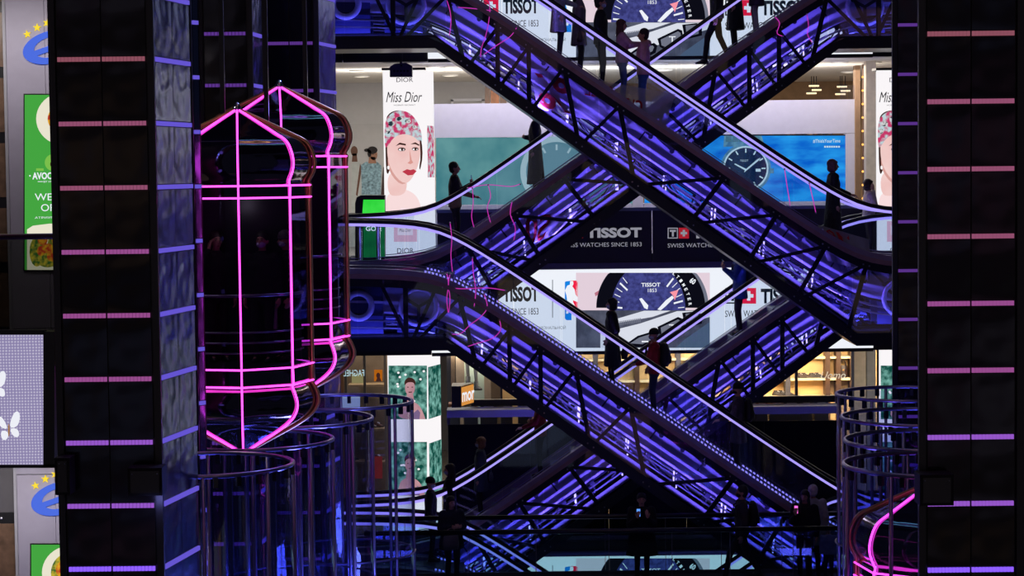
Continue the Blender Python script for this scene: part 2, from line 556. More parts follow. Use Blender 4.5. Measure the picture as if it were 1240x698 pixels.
def tissot_sign(d, x0, y0, x1, y1, sub, mL, mR, mBg):
    """square T, red cross square, then the name"""
    h = y1 - y0; u = h * .95
    d.rect('logo_square', x0, y0, x0 + u, y1, mL, 1)
    d.rect('logo_square', x0 + h * .09, y0 + h * .09, x0 + u - h * .09, y1 - h * .09, mBg, 2)
    d.polys('logo_letter', [[(x0 + .2 * h, y0 + .2 * h), (x0 + .76 * h, y0 + .2 * h), (x0 + .76 * h, y0 + .38 * h), (x0 + .2 * h, y0 + .38 * h)],
                            [(x0 + .39 * h, y0 + .38 * h), (x0 + .57 * h, y0 + .38 * h), (x0 + .57 * h, y0 + .82 * h), (x0 + .39 * h, y0 + .82 * h)]], mL, 3)
    x2 = x0 + u + h * .08
    d.rect('logo_square', x2, y0, x2 + u, y1, mR, 1)
    wc = x2 + u / 2; hc = (y0 + y1) / 2; a = h * .3; b = h * .11
    wm = MATS['screen_white'] if mBg.name == 'screen_white' else mL
    d.polys('logo_cross', [[(wc - a, hc - b), (wc + a, hc - b), (wc + a, hc + b), (wc - a, hc + b)],
                           [(wc - b, hc - a), (wc + b, hc - a), (wc + b, hc + a), (wc - b, hc + a)]], wm, 2)
    d.text('TISSOT', x2 + u + h * .3, y0, x1, y1, mL, 2, bold=.045)
    d.text(sub, x0, y1 + h * .38, x1, y1 + h * .85, mL, 2)
mdk = MATS['parapet_dark']
tissot_sign(d, 680, 275.5, 777, 288.5, 'SWISS WATCHES SINCE 1853', M_LET, M_LETR, mdk)
tissot_sign(d, 808.5, 276, 906, 289, 'SWISS WATCHES SINCE 1853', M_LET, M_LETR, mdk)

# ------------------------------------------------------------------ LED bands with the watch advertisement
E_INK = emi('screen_ink', (26, 34, 46), .8)
E_GREYT = emi('screen_grey', (120, 128, 140), .8)
E_RED = emi('screen_red', (240, 30, 70), 1.0)
E_BLU = emi('screen_blue', (20, 130, 225), 1.0)
E_DIAL = emi('screen_dial', (74, 78, 150), .9, (52, 54, 112), 14)
E_BEZ = emi('screen_bezel', (16, 16, 28), .7)
E_PINKW = emi('screen_pinkish', (232, 212, 224), .95)
E_STEELS = emi('screen_steel', (222, 226, 238), .95)
E_STEELD = emi('screen_dark_steel', (70, 74, 92), .8, (96, 100, 120), 5)
E_STEELM = emi('screen_mid_steel', (120, 124, 142), .85)

def band(name, label, dy, lv, left_cut=522):
    loc = P(790, 376 + dy, FY)
    t = thing(name, (loc.x, FY, FB[lv]), label, 'led screen')
    d = Draw(t, FY - .1, 0, dy)
    za, zb = FB[lv], FT[lv]
    for k in range(4):
        xa = XA(522, FY) + (XA(1057, FY) - XA(522, FY)) * k / 4; xb = XA(522, FY) + (XA(1057, FY) - XA(522, FY)) * (k + 1) / 4
        MB().box((xa, FY - .1, za), (xb, FY + .05, zb)).build('display_module', E_WHITE, t)
    MB().box((XA(522, FY), FY - .12, za - .07), (XA(1057, FY), FY + .06, za)).build('frame', M_FASC, t)
    MB().box((XA(522, FY), FY - .12, zb), (XA(1057, FY), FY + .06, zb + .08)).build('frame', M_GREY, t)
    # left advert
    tissot_sign(d, 566, 347, 652, 366, 'SWISS WATCHES SINCE 1853', E_INK, E_RED, E_WHITE)
    d.rect('divider', 668.6, 339, 669.6, 385, E_GREYT, 1)
    # emblem: rounded blue and red sheet with a white running figure
    d.poly('emblem_sheet', [(685, 341), (692, 340), (692, 388), (686, 388), (684, 386), (684, 342)], E_BLU, 1)
    d.poly('emblem_sheet', [(691, 340), (698, 340), (699.5, 342), (699.5, 376), (691, 376)], E_RED, 1)
    d.poly('emblem_figure', [(690.5, 340.5), (694, 340.5), (694.5, 344), (693, 347), (696, 351), (697, 357), (699.5, 360), (699.5, 366), (694, 364), (693.5, 358),
                             (694, 366), (699, 376), (697, 378), (691, 370), (688, 380), (685.5, 380), (687, 366), (686, 358), (684, 352), (687, 346), (690, 345)], E_WHITE, 2)
    for k, (s, a, b) in enumerate((('ОФИЦИАЛЬНЫЙ ХРОНОМЕТРИСТ НАЦИОНАЛЬНОЙ', 560, 685), ('БАСКЕТБОЛЬНОЙ АССОЦИАЦИИ', 590, 672))):
        d.text(s, a, 394 + 12.5 * k, b, 401 + 12.5 * k, E_GREYT, 1)
    # the photograph of the watch
    d.rect('watch_picture', 697.5, 330.5, 859.5, 376, E_PINKW, 1)
    d.poly('strap_mark', [(720, 355), (735, 346), (735, 351), (721, 359)], emi('screen_rose', (196, 120, 140), .9), 2)
    clip = (697.5, 330.5, 859.5, 376)
    d.disc('watch_bezel', 790, 372, 68, 66, E_STEELM, 2, 48, PI, 2 * PI, clip)
    d.disc('watch_bezel', 788, 373, 66, 66, E_BEZ, 3, 48, PI, 2 * PI, clip)
    d.disc('watch_dial', 785, 376, 45, 58, E_DIAL, 4, 48, PI, 2 * PI, clip)
    tk = []
    for i in range(22):
        a = math.radians(184 + i * 8.2)
        c_, s_ = math.cos(a), math.sin(a); r0, r1, wv = (.80, .97, .75) if i % 4 else (.70, .95, 1.7)
        q = []
        for rr, sd in ((r0, -1), (r1, -1), (r1, 1), (r0, 1)):
            q.append((785 + 45 * rr * c_ - sd * wv * s_ * .6, 376 + 58 * rr * s_ + sd * wv * c_ * .6))
        if min(y for x, y in q) > 331: tk.append(q)
    d.polys('tick_marks', tk, E_WHITE, 5)
    d.text('TISSOT', 776.5, 342.5, 799.5, 347.5, E_WHITE, 5, bold=.02)
    d.text('1853', 784.5, 349.5, 795, 354, E_WHITE, 5)
    d.poly('watch_hand', [(774, 362), (777, 361), (785, 370), (784, 375), (780, 373)], E_WHITE, 6)
    d.poly('watch_hand', [(796, 375), (806, 364), (814, 358), (816, 361), (806, 371), (800, 376)], E_WHITE, 6)
    d.poly('watch_hand', [(811, 354), (821.5, 351), (817, 364), (815, 358)], emi('screen_salmon', (250, 150, 165), 1.0), 7)
    for k, ch in enumerate('ALTIMETER'):
        a = math.radians(-59 + k * 6.4)
        x, y = 786 + 50 * math.cos(a), 376 + 56 * math.sin(a)
        d.text(ch, x - 1.5, y - 2.0, x + 1.5, y + 2.0, E_WHITE, 5, rot=-(a + PI / 2), bold=.02)
    d.text('60', 835.5, 337, 842, 344, E_WHITE, 5, rot=-.55, bold=.03)
    # lower half: the case side and pushers
    d.rect('watch_picture', 697.5, 376, 859.5, 421.5, E_STEELD, 1)
    d.poly('case_side', [(727, 421.5), (727, 404), (775, 392), (820, 377), (859.5, 376.2), (859.5, 384), (832, 392), (795, 404), (766, 421.5)], E_STEELS, 2)
    d.poly('case_side', [(745, 392), (790, 384), (812, 376.5), (780, 376.5), (748, 386)], E_STEELS, 2)
    d.polys('crown_ribs', [[(748 + i * 2.2, 389.5 - i * .33), (749.3 + i * 2.2, 389.3 - i * .33), (749.3 + i * 2.2, 394.3 - i * .33), (748 + i * 2.2, 394.5 - i * .33)] for i in range(13)], E_STEELM, 3)
    d.poly('pusher', [(796, 396), (821, 384), (826, 386), (828, 399), (806, 410), (799, 406)], E_BEZ, 3)
    d.poly('pusher', [(800, 397), (821, 387), (824, 389), (825, 398), (806, 406), (801, 404)], E_STEELM, 4)
    d.text('T', 810, 393, 818, 402, E_WHITE, 5)
    d.poly('pusher', [(759, 416), (772, 407), (792, 401), (796, 404), (794, 413), (780, 420), (762, 421)], E_BEZ, 3)
    d.poly('pusher', [(763, 416), (774, 409), (790, 404), (792, 406), (790, 411), (778, 417)], E_STEELM, 4)
    d.rect('pusher_mark', 777, 413, 785, 414.6, E_WHITE, 5)
    d.poly('pusher', [(826, 379), (844, 377), (850, 381), (850, 392), (834, 396), (828, 390)], E_BEZ, 3)
    d.poly('pusher', [(830, 380), (843, 379), (846, 383), (846, 390), (834, 393), (831, 388)], E_STEELM, 4)
    d.poly('strap', [(828, 412), (859.5, 390), (859.5, 421.5), (818, 421.5)], emi('screen_teal_strap', (92, 112, 138), .8), 3)
    # right advert
    tissot_sign(d, 878, 349, 976, 368, 'SWISS WATCHES SINCE 1853', E_INK, E_RED, E_WHITE)
    for k, (s, a, b) in enumerate((('ОФИЦИАЛЬНЫЙ ХРОНОМЕТРИСТ', 894, 978), ('НАЦИОНАЛЬНОЙ БАСКЕТБОЛЬНОЙ', 888, 984), ('АССОЦИАЦИИ', 914, 958))):
        d.text(s, a, 392 + 11 * k, b, 399 + 11 * k, E_GREYT, 1)
    return t

band('led_band_screen', 'wide white LED band with watch advert between the two galleries', 0, 1)
band('led_band_screen', 'white LED watch band cut by the top edge, behind the couple', -349, 2)
band('led_band_screen', 'white LED watch band seen through the bridge railing at bottom', 346, 0)

# ------------------------------------------------------------------ white partition with two backlit watch screens
WY = 47.0
t = thing('partition_wall', (XA(780, WY), WY, H), 'white free-standing partition wall holding two backlit watch pictures', 'partition')
def wz(py): return ZA(py, WY)
zt = wz(125)
def wbox(name, x0, y0, x1, y1, m, ya=WY, yb=WY + .25):
    MB().box((XA(x0, WY), ya, wz(y1)), (XA(x1, WY), yb, wz(y0))).build(name, m, t)
mw = mat('partition_white', (214, 212, 226), .75, var=.03)
wbox('wall_panel', 521, 125, 700, 166, mw); wbox('wall_panel', 700.5, 125, 870, 166, mw); wbox('wall_panel', 870.5, 125, 1036, 166, mw)
wbox('wall_panel', 521, 166.5, 528, 318, mw); wbox('wall_panel', 767, 166.5, 780, 318, mw); wbox('wall_panel', 1025, 166.5, 1036, 318, mw)
wbox('wall_panel', 528.5, 248, 766.5, 318, mw); wbox('wall_panel', 780.5, 248, 1024.5, 318, mw)
s1 = thing('backlit_picture', (XA(648, WY), WY, wz(247)), 'pale teal backlit picture behind the man holding a phone', 'screen')
d = Draw(s1, WY + .02)
d.rect('light_panel', 528, 166.5, 767, 248, emi('teal_picture', (128, 196, 200), .55, (86, 160, 172), 1.2), 0, .05)
E_WT = emi('watch_pale', (196, 226, 230), .7); E_WT2 = emi('watch_teal', (120, 172, 186), .6)
d.disc('watch_case', 674, 208, 44, 43, E_WT, 1); d.disc('watch_dial', 674, 208, 37, 36, E_WT2, 2)
d.polys('watch_marks', [[(674 + 34 * math.cos(a) - 1.2 * math.sin(a), 208 + 33 * math.sin(a) + 1.2 * math.cos(a)), (674 + 34 * math.cos(a) + 1.2 * math.sin(a), 208 + 33 * math.sin(a) - 1.2 * math.cos(a)),
                         (674 + 27 * math.cos(a) + 1.2 * math.sin(a), 208 + 26 * math.sin(a) - 1.2 * math.cos(a)), (674 + 27 * math.cos(a) - 1.2 * math.sin(a), 208 + 26 * math.sin(a) + 1.2 * math.cos(a))] for a in [i * PI / 6 for i in range(12)]], E_WT, 3)
s2 = thing('backlit_picture', (XA(902, WY), WY, wz(247)), 'deep blue backlit watch picture on the right of the partition', 'screen')
d = Draw(s2, WY + .02)
d.rect('light_panel', 780.5, 164, 1025, 248, emi('blue_picture', (10, 96, 205), .95, (40, 160, 240), 1.3, (1, 1, 3.0)), 0, .05)
E_CS = emi('watch_blue_steel', (120, 178, 200), .75, (70, 130, 170), 8); E_CD = emi('watch_navy_dial', (14, 34, 66), .8, (24, 52, 92), 30)
E_CL = emi('watch_light', (200, 228, 240), .9)
d.poly('watch_bracelet', [(877, 164.5), (922, 164.5), (926, 176), (876, 178)], E_CS, 1)
d.polys('bracelet_links', [[(879 + i * 8, 165), (886 + i * 8, 165), (886 + i * 8, 172), (879 + i * 8, 172)] for i in range(5)], emi('watch_link', (90, 140, 160), .7), 2)
d.disc('watch_case', 903, 204, 30.5, 30, E_CS, 2); d.disc('watch_bezel', 903, 204, 27.5, 27, E_CL, 3); d.disc('watch_dial', 903, 204, 25.5, 25, E_CD, 4)
d.rect('watch_crown', 932, 204, 937, 210, E_CS, 2)
def ticks(cx, cy, r0, r1, w_, n=12):
    o = []
    for i in range(n):
        a = 2 * PI * i / n; c_, s_ = math.cos(a), math.sin(a)
        o.append([(cx + r0 * c_ - w_ * s_, cy + r0 * s_ + w_ * c_), (cx + r1 * c_ - w_ * s_, cy + r1 * s_ + w_ * c_), (cx + r1 * c_ + w_ * s_, cy + r1 * s_ - w_ * c_), (cx + r0 * c_ + w_ * s_, cy + r0 * s_ - w_ * c_)])
    return o
d.polys('hour_marks', ticks(903, 204, 19, 24, .8), E_CL, 5)
d.polys('watch_hands', [[(901, 209), (902, 206), (917, 193), (921, 191), (918, 195)], [(903, 207), (904, 205), (890, 198), (889, 199)]], E_CL, 5)
d.text('TISSOT', 896, 193.5, 906, 196, E_CL, 5); d.rect('date_window', 915, 204.5, 921, 208, E_CL, 5)
d.text('#ThisIsYourTime', 984.5, 168.5, 1017.5, 173.5, E_CL, 1, bold=.01)
d.polys('small_print', [[(998 + i * 2.8, 176.8), (1000.2 + i * 2.8, 176.8), (1000.2 + i * 2.8, 178.8), (998 + i * 2.8, 178.8)] for i in range(7)], E_CL, 1)
d.rect('picture_edge', 1025, 163, 1026.5, 248.5, M_BLACK, 1); d.rect('picture_edge', 780, 163, 1026, 164.5, M_BLACK, 1)


# ------------------------------------------------------------------ illuminated perfume pillars on the first gallery
E_ADW = emi('advert_white', (250, 246, 248), 1.0)
E_SKIN = emi('advert_skin', (246, 212, 208), .97, (240, 194, 190), 1.5)
E_SKINP = emi('advert_pale_skin', (250, 222, 222), .98)
E_HAIR = emi('advert_hair', (70, 40, 36), .8)
E_LIP = emi('advert_lips', (198, 60, 78), .9)
E_SCARF = emi('advert_scarf', (206, 60, 110), .9, (196, 220, 226), 9, None, .42, .58)
E_SCARF2 = emi('advert_scarf_dark', (40, 60, 70), .8, (230, 230, 230), 14, None, .45, .55)
E_JAW = emi('advert_jaw_tone', (226, 168, 160), .9)
E_ADINK = emi('advert_ink', (34, 30, 40), .8)
E_ROSE = emi('advert_rose', (246, 190, 204), .95)
E_GLASSB = emi('advert_bottle', (250, 226, 232), 1.0)

def perfume_pillar(label, dx, Y, right_face=True):
    """px coordinates of the one at the left, moved by dx"""
    a = P(465 + dx, 205, Y); b = P(515 + dx, 205, Y)
    z0 = H - .02; z1 = P(490 + dx, 85, Y).z
    t = thing('perfume_advert_pillar', ((a.x + b.x) / 2, Y, H), label, 'advertising pillar', 'lit perfume pillars')
    wd = b.x - a.x
    c = MB(); c.add([(a.x, Y, z0), (b.x, Y, z0), (b.x + .17, Y + .7, z0), (a.x + .1, Y + .7, z0), (a.x, Y, z1), (b.x, Y, z1), (b.x + .17, Y + .7, z1), (a.x + .1, Y + .7, z1)],
              [(0, 3, 2, 1), (4, 5, 6, 7), (0, 1, 5, 4), (1, 2, 6, 5), (2, 3, 7, 6), (3, 0, 4, 7)])
    c.build('light_box', E_ADW, t)
    d = Draw(t, Y - .004, dx)
    d.text('DIOR', 480, 94, 500, 99.5, E_ADINK, 1)
    d.text('Miss Dior', 467.5, 111, 511, 124, E_ADINK, 1, shear=.35)
    d.text('НОВЫЙ АРОМАТ', 477, 126, 503, 128.3, E_ADINK, 1)
    # portrait: shoulders, neck, head with a flowered scarf
    d.poly('portrait_shoulder', [(467, 262), (467, 240), (474, 232), (486, 228), (500, 233), (508, 243), (512, 262)], E_SKINP, 1, sm=2)
    d.poly('portrait_neck', [(470, 236), (469, 212), (482, 205), (493, 216), (492, 233), (482, 238)], E_SKIN, 2, sm=2)
    d.poly('portrait_hair', [(467, 200), (466.5, 145), (472, 136), (484, 133), (497, 138), (506, 150), (509, 168), (505, 165), (480, 160), (474, 200), (469, 214)], E_HAIR, 3, sm=2)
    d.poly('portrait_face', [(471, 163), (480, 154), (493, 152), (504, 158), (509, 170), (509.5, 186), (506, 202), (500, 215), (493, 222.5), (485, 221), (476, 211), (470, 196), (468.5, 178)], E_SKIN, 4, sm=2)
    d.poly('portrait_scarf', [(466, 180), (465.5, 150), (471, 139), (482, 133.5), (495, 135.5), (505, 146), (511, 162), (511, 174), (508, 172), (500, 164.5), (488, 162), (477, 166), (470, 177)], E_SCARF, 5, sm=2)
    d.polys('scarf_pattern', [oval(474, 150, 4, 3), oval(484, 144, 4.5, 2.6), oval(494, 147, 3.6, 2.4), oval(502, 154, 3, 2.2), oval(470, 159, 2.4, 3.2)], E_SCARF2, 6)
    d.polys('portrait_brow', [[(479, 177), (484, 172.8), (491.5, 174.4), (491.5, 176.4), (484, 175.2)], [(497, 174.6), (503, 172.4), (508, 175.4), (507.5, 176.8), (503, 174.8)]], E_HAIR, 6)
    d.polys('portrait_eye', [oval(486.5, 181, 4.6, 2.3), oval(502.8, 180.6, 4.0, 2.2)], E_HAIR, 6)
    d.polys('portrait_eye_white', [oval(486.2, 181.4, 3.5, 1.4), oval(502.6, 181, 3.1, 1.3)], E_ADW, 7)
    d.polys('portrait_iris', [oval(487, 181.2, 1.5, 1.5, 12), oval(503.2, 180.8, 1.4, 1.5, 12)], E_HAIR, 8)
    d.poly('portrait_jaw_line', [(469.5, 190), (471.5, 200), (477, 211), (485.5, 220.5), (493, 222), (485, 223.5), (476, 215), (470, 203)], E_JAW, 6, sm=1)
    d.poly('portrait_hair_strand', [(508, 168), (511, 172), (512, 190), (509, 206), (507.5, 204), (509.5, 190)], E_HAIR, 6, sm=1)
    d.polys('portrait_nose', [[(496, 181), (498.6, 194), (500.5, 197), (497, 199), (493.5, 197.6), (496.4, 195)]], emi('advert_nose_shade', (228, 160, 150), .9), 6)
    d.polys('portrait_lips', [[(487, 208), (493, 205), (497, 206), (501, 205), (504.5, 207.5), (500, 212), (494, 212.6)]], E_LIP, 6)
    d.polys('portrait_earring', [oval(470.5, 203, 1.6, 2.4)], E_ADW, 6)
    # flacon
    d.rect('flacon_body', 477, 268, 505, 293, E_ROSE, 2); d.rect('flacon_label', 481.5, 273, 500, 285, E_GLASSB, 3)
    d.rect('flacon_collar', 487, 262, 495, 268, E_STEELS, 3)
    d.polys('flacon_bow', [[(480, 259), (490, 262), (490, 265), (481, 266)], [(502, 259), (492, 262), (492, 265), (501, 266)]], E_STEELS, 4)
    d.rect('flacon_cap', 485, 252, 497, 262, E_GLASSB, 3)
    d.text('Miss Dior', 483.5, 277, 498, 281, E_ADINK, 4, shear=.3)
    d.rect('advert_foot', 467, 293.5, 512, 310, E_ADW, 1)
    d.text('DIOR', 481, 300.5, 501, 307, E_ADINK, 2)
    # pattern on the receding side
    sb = MB()
    for (u0, v0, u1, v1) in ((.2, 152, .9, 215),):
        za, zb = P(520 + dx, v1, Y).z, P(520 + dx, v0, Y).z
        p = [Vector((b.x, Y, 0)).lerp(Vector((b.x + .17, Y + .7, 0)), u) for u in (u0, u1)]
        e = Vector((.01, -.004, 0))
        sb.add([(p[0] + e) + Vector((0, 0, za)), (p[1] + e) + Vector((0, 0, za)), (p[1] + e) + Vector((0, 0, zb)), (p[0] + e) + Vector((0, 0, zb))], [(0, 1, 2, 3)])
    sb.build('side_picture', E_SCARF, t)
    mb = MB(); mb.box((a.x - .02, Y - .03, z1), (b.x + .03, Y + .5, z1 + .05)); mb.build('top_cap', M_BLACK, t)
    return t

perfume_pillar('tall glowing perfume pillar with a portrait, beside the left landing', 0, 44.6)
perfume_pillar('glowing perfume pillar half hidden by the right columns', 597, 44.5)
# the small speaker box hanging in front of the pillar's top
sp = thing('hanging_speaker_box', P(486, 90, 43.0), 'small purple-lit arched box hanging above the perfume pillar', 'speaker')
d = Draw(sp, 43.0)
d.poly('body', [(472, 93), (472, 81), (478, 77), (492, 76), (499, 80), (499, 93)], mat('box_plum', (62, 44, 84), .5), 1, .25)
d.polys('vents', [oval(477.5 + i * 4, 86, 1.5, 1.4, 10) for i in range(5)] + [oval(486, 79.5, 1.4, 1.4, 10), oval(486, 90.5, 1.2, 1.2, 10)], M_BLACKM, 2)
d.rect('bracket', 484, 62, 487, 78, M_BLACK, 0, .04)

# ------------------------------------------------------------------ large fashion picture on the grey gallery wall
GY = 54.9
fp = thing('fashion_wall_picture', (XA(446, GY), GY, ZA(262, GY)), 'wall-sized fashion photograph with women in patterned dresses', 'picture')
d = Draw(fp, GY)
d.rect('backing', 405, 150, 470, 300, mat('photo_grey', (176, 174, 172), .8, var=.03), 0, .02)
mS1 = mat('photo_skin_dark', (98, 66, 52), .8); mS2 = mat('photo_skin', (150, 108, 86), .8); mHr = mat('photo_hair', (28, 22, 22), .8)
mDr = mat('photo_dress', (120, 150, 160), .8, var=.6, scale=16); mDr2 = mat('photo_dress_pale', (172, 176, 172), .8, var=.1)
d.poly('dress', [(425, 300), (426, 198), (432, 195), (438, 199), (440, 236), (441, 300)], mDr2, 1)
d.poly('arm', [(436, 198), (438, 204), (433, 238), (431, 236)], mS1, 2)
d.polys('head', [oval(429, 183, 4.2, 6), [(427, 186), (432, 186), (433, 196), (426, 196)]], mS1, 2)
d.poly('dress', [(436, 300), (438, 225), (437, 200), (443, 196), (450, 197), (457, 196), (462, 201), (461, 240), (464, 300)], mDr, 3)
d.polys('head', [oval(452.5, 187.5, 4.6, 6.6), [(447, 190), (454, 190), (456, 198), (446, 198)]], mS2, 4)
d.polys('hair', [oval(451, 182, 6.2, 4.6), oval(444, 182, 3, 2), oval(447.5, 186, 2.4, 4.5)], mHr, 5)
d.polys('face_marks', [oval(451.6, 187, .8, .4, 8), oval(455.2, 187, .7, .4, 8), [(452, 192), (455, 191.7), (455, 192.5), (452.4, 192.9)]], mHr, 6)
d.poly('dress', [(460, 300), (461, 240), (464, 203), (470, 196), (470, 300)], mat('photo_brown', (62, 44, 40), .8), 5)

# green-screen kiosk with chrome posts on the left landing
kz = P(450, 262, 42.6)
k = thing('touch_screen_kiosk', (XA(450, 42.6), 42.6, H), 'black rounded kiosk with a bright green screen on the landing', 'kiosk')
d = Draw(k, 42.6)
d.poly('housing', [(430, 322), (430, 246), (432, 239), (437, 236.5), (466, 236.5), (466, 322)], M_BLACK, 0, .3)
d.poly('screen', [(438.5, 262), (440, 242), (466, 242), (466, 262)], emi('green_screen', (36, 214, 56), .9, (70, 235, 80), 2), 1)
d.rect('screen', 440, 266, 466, 312, emi('green_screen_lower', (20, 120, 70), .5, (30, 150, 80), 3), 1)
d.text('GO E', 443, 274, 462, 280, E_WHITE, 2, bold=.02)
for x in (437, 459):
    q = XA(x, 42.4)
    po = thing('chrome_post', (q, 42.35, H), 'short chrome post left of the green kiosk screen' if x < 450 else 'short chrome post in front of the green kiosk screen', 'post')
    MB().lathe([(.09, 0), (.09, .02), (.045, .03), (.045, .95), (.02, .98)], po.location, 14).build('pole', M_CHROME, po, True)
    MB().box((q - .05, 42.30, H + .9), (q + .05, 42.42, H + 1.02)).build('head', M_CHROME, po)

# ------------------------------------------------------------------ picture pillars on the ground gallery
E_LEAF = emi('garden_green', (16, 84, 74), .75, (150, 220, 206), 7, None, .4, .72)
E_SKG = emi('garden_skin', (214, 166, 170), .85, (190, 138, 150), 3)
E_MAUVE = emi('garden_mauve', (132, 108, 150), .8)
def garden_pillar(label, dx, Y, second):
    a = P(470 + dx, 500, Y); b = P(518 + dx, 500, Y)
    zt = FB[1]; z0 = 0
    t = thing('picture_pillar', ((a.x + b.x) / 2, Y, 0), label, 'advertising pillar', 'garden portrait pillars')
    c = MB(); e = .25
    c.add([(a.x, Y, z0), (b.x, Y, z0), (b.x + e, Y + .75, z0), (a.x + .1, Y + .75, z0), (a.x, Y, zt), (b.x, Y, zt), (b.x + e, Y + .75, zt), (a.x + .1, Y + .75, zt)],
          [(0, 3, 2, 1), (4, 5, 6, 7), (0, 1, 5, 4), (1, 2, 6, 5), (2, 3, 7, 6), (3, 0, 4, 7)])
    c.build('light_box', E_ADW, t)
    d = Draw(t, Y, dx)
    for dy in (0, 92.5):
        d.dy = dy
        d.rect('garden_picture', 470.5, 443, 517, 508, E_LEAF, 1)
        d.polys('blossom', [oval(480 + R.random() * 34, 448 + R.random() * 40, 1.6, 1.4, 7) for _ in range(12)], E_ADW, 2)
        d.poly('figure_body', [(481, 508), (484, 492), (490, 487), (497, 486), (504, 488), (510, 494), (515, 507), (515, 508)], E_SKG, 3, sm=2)
        d.poly('dress', [(497, 508), (500, 501), (506, 496), (509, 500), (508, 508)], E_MAUVE, 4)
        d.polys('figure_head', [oval(496.5, 470, 6, 9), [(493, 476), (500, 476), (502, 489), (491, 489)]], E_SKG, 4)
        d.poly('figure_hair', [(489.5, 468), (490, 460), (496, 456.6), (503, 460), (503.5, 468), (501, 463), (493, 463)], E_HAIR, 5, sm=2)
        d.polys('figure_face', [oval(494, 469, 1.1, .6, 8), oval(499.3, 469, 1.1, .6, 8), [(494.6, 474.6), (499, 474.4), (498.6, 475.6), (495, 475.8)]], E_HAIR, 5)
        sb = MB()
        za, zb = P(520 + dx, 508 + dy, Y).z, P(520 + dx, 445 + dy, Y).z
        p = [Vector((b.x, Y, 0)).lerp(Vector((b.x + e, Y + .75, 0)), u) for u in (.02, .98)]; f = Vector((.012, -.006, 0))
        sb.add([(p[0] + f) + Vector((0, 0, za)), (p[1] + f) + Vector((0, 0, za)), (p[1] + f) + Vector((0, 0, zb)), (p[0] + f) + Vector((0, 0, zb))], [(0, 1, 2, 3)])
        sb.build('side_picture', E_LEAF, t)
    return t
garden_pillar('lit pillar with two garden portraits of a woman, left of escalators', 0, 45.0, True)
garden_pillar('lit garden picture pillar behind the glass tubes at right', 596, 45.0, True)

# ------------------------------------------------------------------ ground gallery: kiosk wall, ledge and shops
KY = 44.4
def kz_(py): return ZA(py, KY)
kw = thing('kiosk_wall', (XA(780, KY), KY, 0), 'long dark blue kiosk back wall under a grey ledge', 'partition')
mk = mat('kiosk_navy', (5, 5, 9), .7, var=.1, spec=.15)
ed = [540, 640, 735, 830, 925, 1018]
for a, b in zip(ed[:-1], ed[1:]):
    MB().box((XA(a, KY) + .006, KY, 0), (XA(b, KY) - .006, KY + .08, kz_(514))).build('panel', mk, kw)
MB().box((XA(539, KY), KY - .06, kz_(505)), (XA(1018, KY), KY + .5, kz_(496))).build('ledge', mat('ledge_grey', (172, 180, 214), .5, var=.04), kw)
MB().box((XA(568, KY), KY + .5, kz_(495)), (XA(1018, KY), KY + .6, kz_(487))).build('upper_beam', M_BLACK, kw)
for x in (541, 640, 760, 880, 1015):
    MB().box((XA(x, KY) - .03, KY, kz_(514)), (XA(x, KY) + .03, KY + .06, kz_(505))).build('bracket', M_GREYD, kw)
# goods seen through the gap
cols = [(160, 96, 60), (210, 170, 110), (60, 52, 50), (120, 110, 100), (40, 70, 120), (200, 190, 180)]
nm = ['rust brown', 'sand coloured', 'dark brown', 'stone grey', 'navy blue', 'off-white']
for i, x in enumerate((548, 568, 590, 612, 634, 904, 922, 940, 958, 976, 994)):
    c = cols[i % 6]
    px = XA(x, KY + 1.2); hw = .12 + .03 * (i % 3)
    t = thing('display_box', (px, KY + 1.2, 0), '%s goods box %s in the narrow gap under the ledge' % (nm[i % 6], ('near the lit sign box', 'under the near escalator')[i > 1] if i < 5 else 'below the shoe shelves'), 'box', 'goods behind the ledge gap')
    MB().box((px - hw, KY + 1.1, 0), (px + hw, KY + 1.5, 2.42)).build('stand', M_GREYD, t)
    MB().box((px - hw, KY + 1.1, 2.42), (px + hw, KY + 1.5, 2.62 + .02 * (i % 2))).build('box', mat('goods_%d' % (i % 6), c, .6, var=.3, scale=20), t)
    MB().box((px - hw * .6, KY + 1.09, 2.48), (px + hw * .6, KY + 1.1, 2.56)).build('tag', M_WALLW, t)
# lit sign box
sb = thing('sign_box', P(556, 490, 43.9), 'small sign box with an orange lit face standing on the ledge', 'sign')
q0 = P(547, 494, 43.9); q1 = P(558, 468, 43.9)
z0, z1 = q0.z, q1.z
c = MB(); xa, xb = q0.x, q1.x
c.add([(xa, 43.9, z0), (xb, 43.9, z0), (xb + .25, 44.6, z0), (xa, 44.6, z0), (xa, 43.9, z1), (xb, 43.9, z1), (xb + .25, 44.6, z1), (xa, 44.6, z1)],
      [(0, 3, 2, 1), (4, 5, 6, 7), (0, 1, 5, 4), (1, 2, 6, 5), (2, 3, 7, 6), (3, 0, 4, 7)])
c.build('case', M_BLACK, sb)
f = MB(); f.add([(xb + .012, 43.92, z0 + .03), (xb + .25, 44.58, z0 + .03), (xb + .25, 44.58, z1 - .03), (xb + .012, 43.92, z1 - .03)], [(0, 1, 2, 3)])
f.build('lit_face', emi('orange_sign', (224, 150, 70), .9), sb)
tx = text('mor', 0, .62, 0, .2, 0, E_WHITE, sb, bold=.02)
for v in tx.data.vertices:
    w_ = v.co + wl(sb); u = w_.x / .62
    p = Vector((xb + .02, 43.95, z0)).lerp(Vector((xb + .26, 44.55, z0)), u)
    v.co = Vector((p.x + .005, p.y - .004, z0 + .1 + w_.z)) - wl(sb)

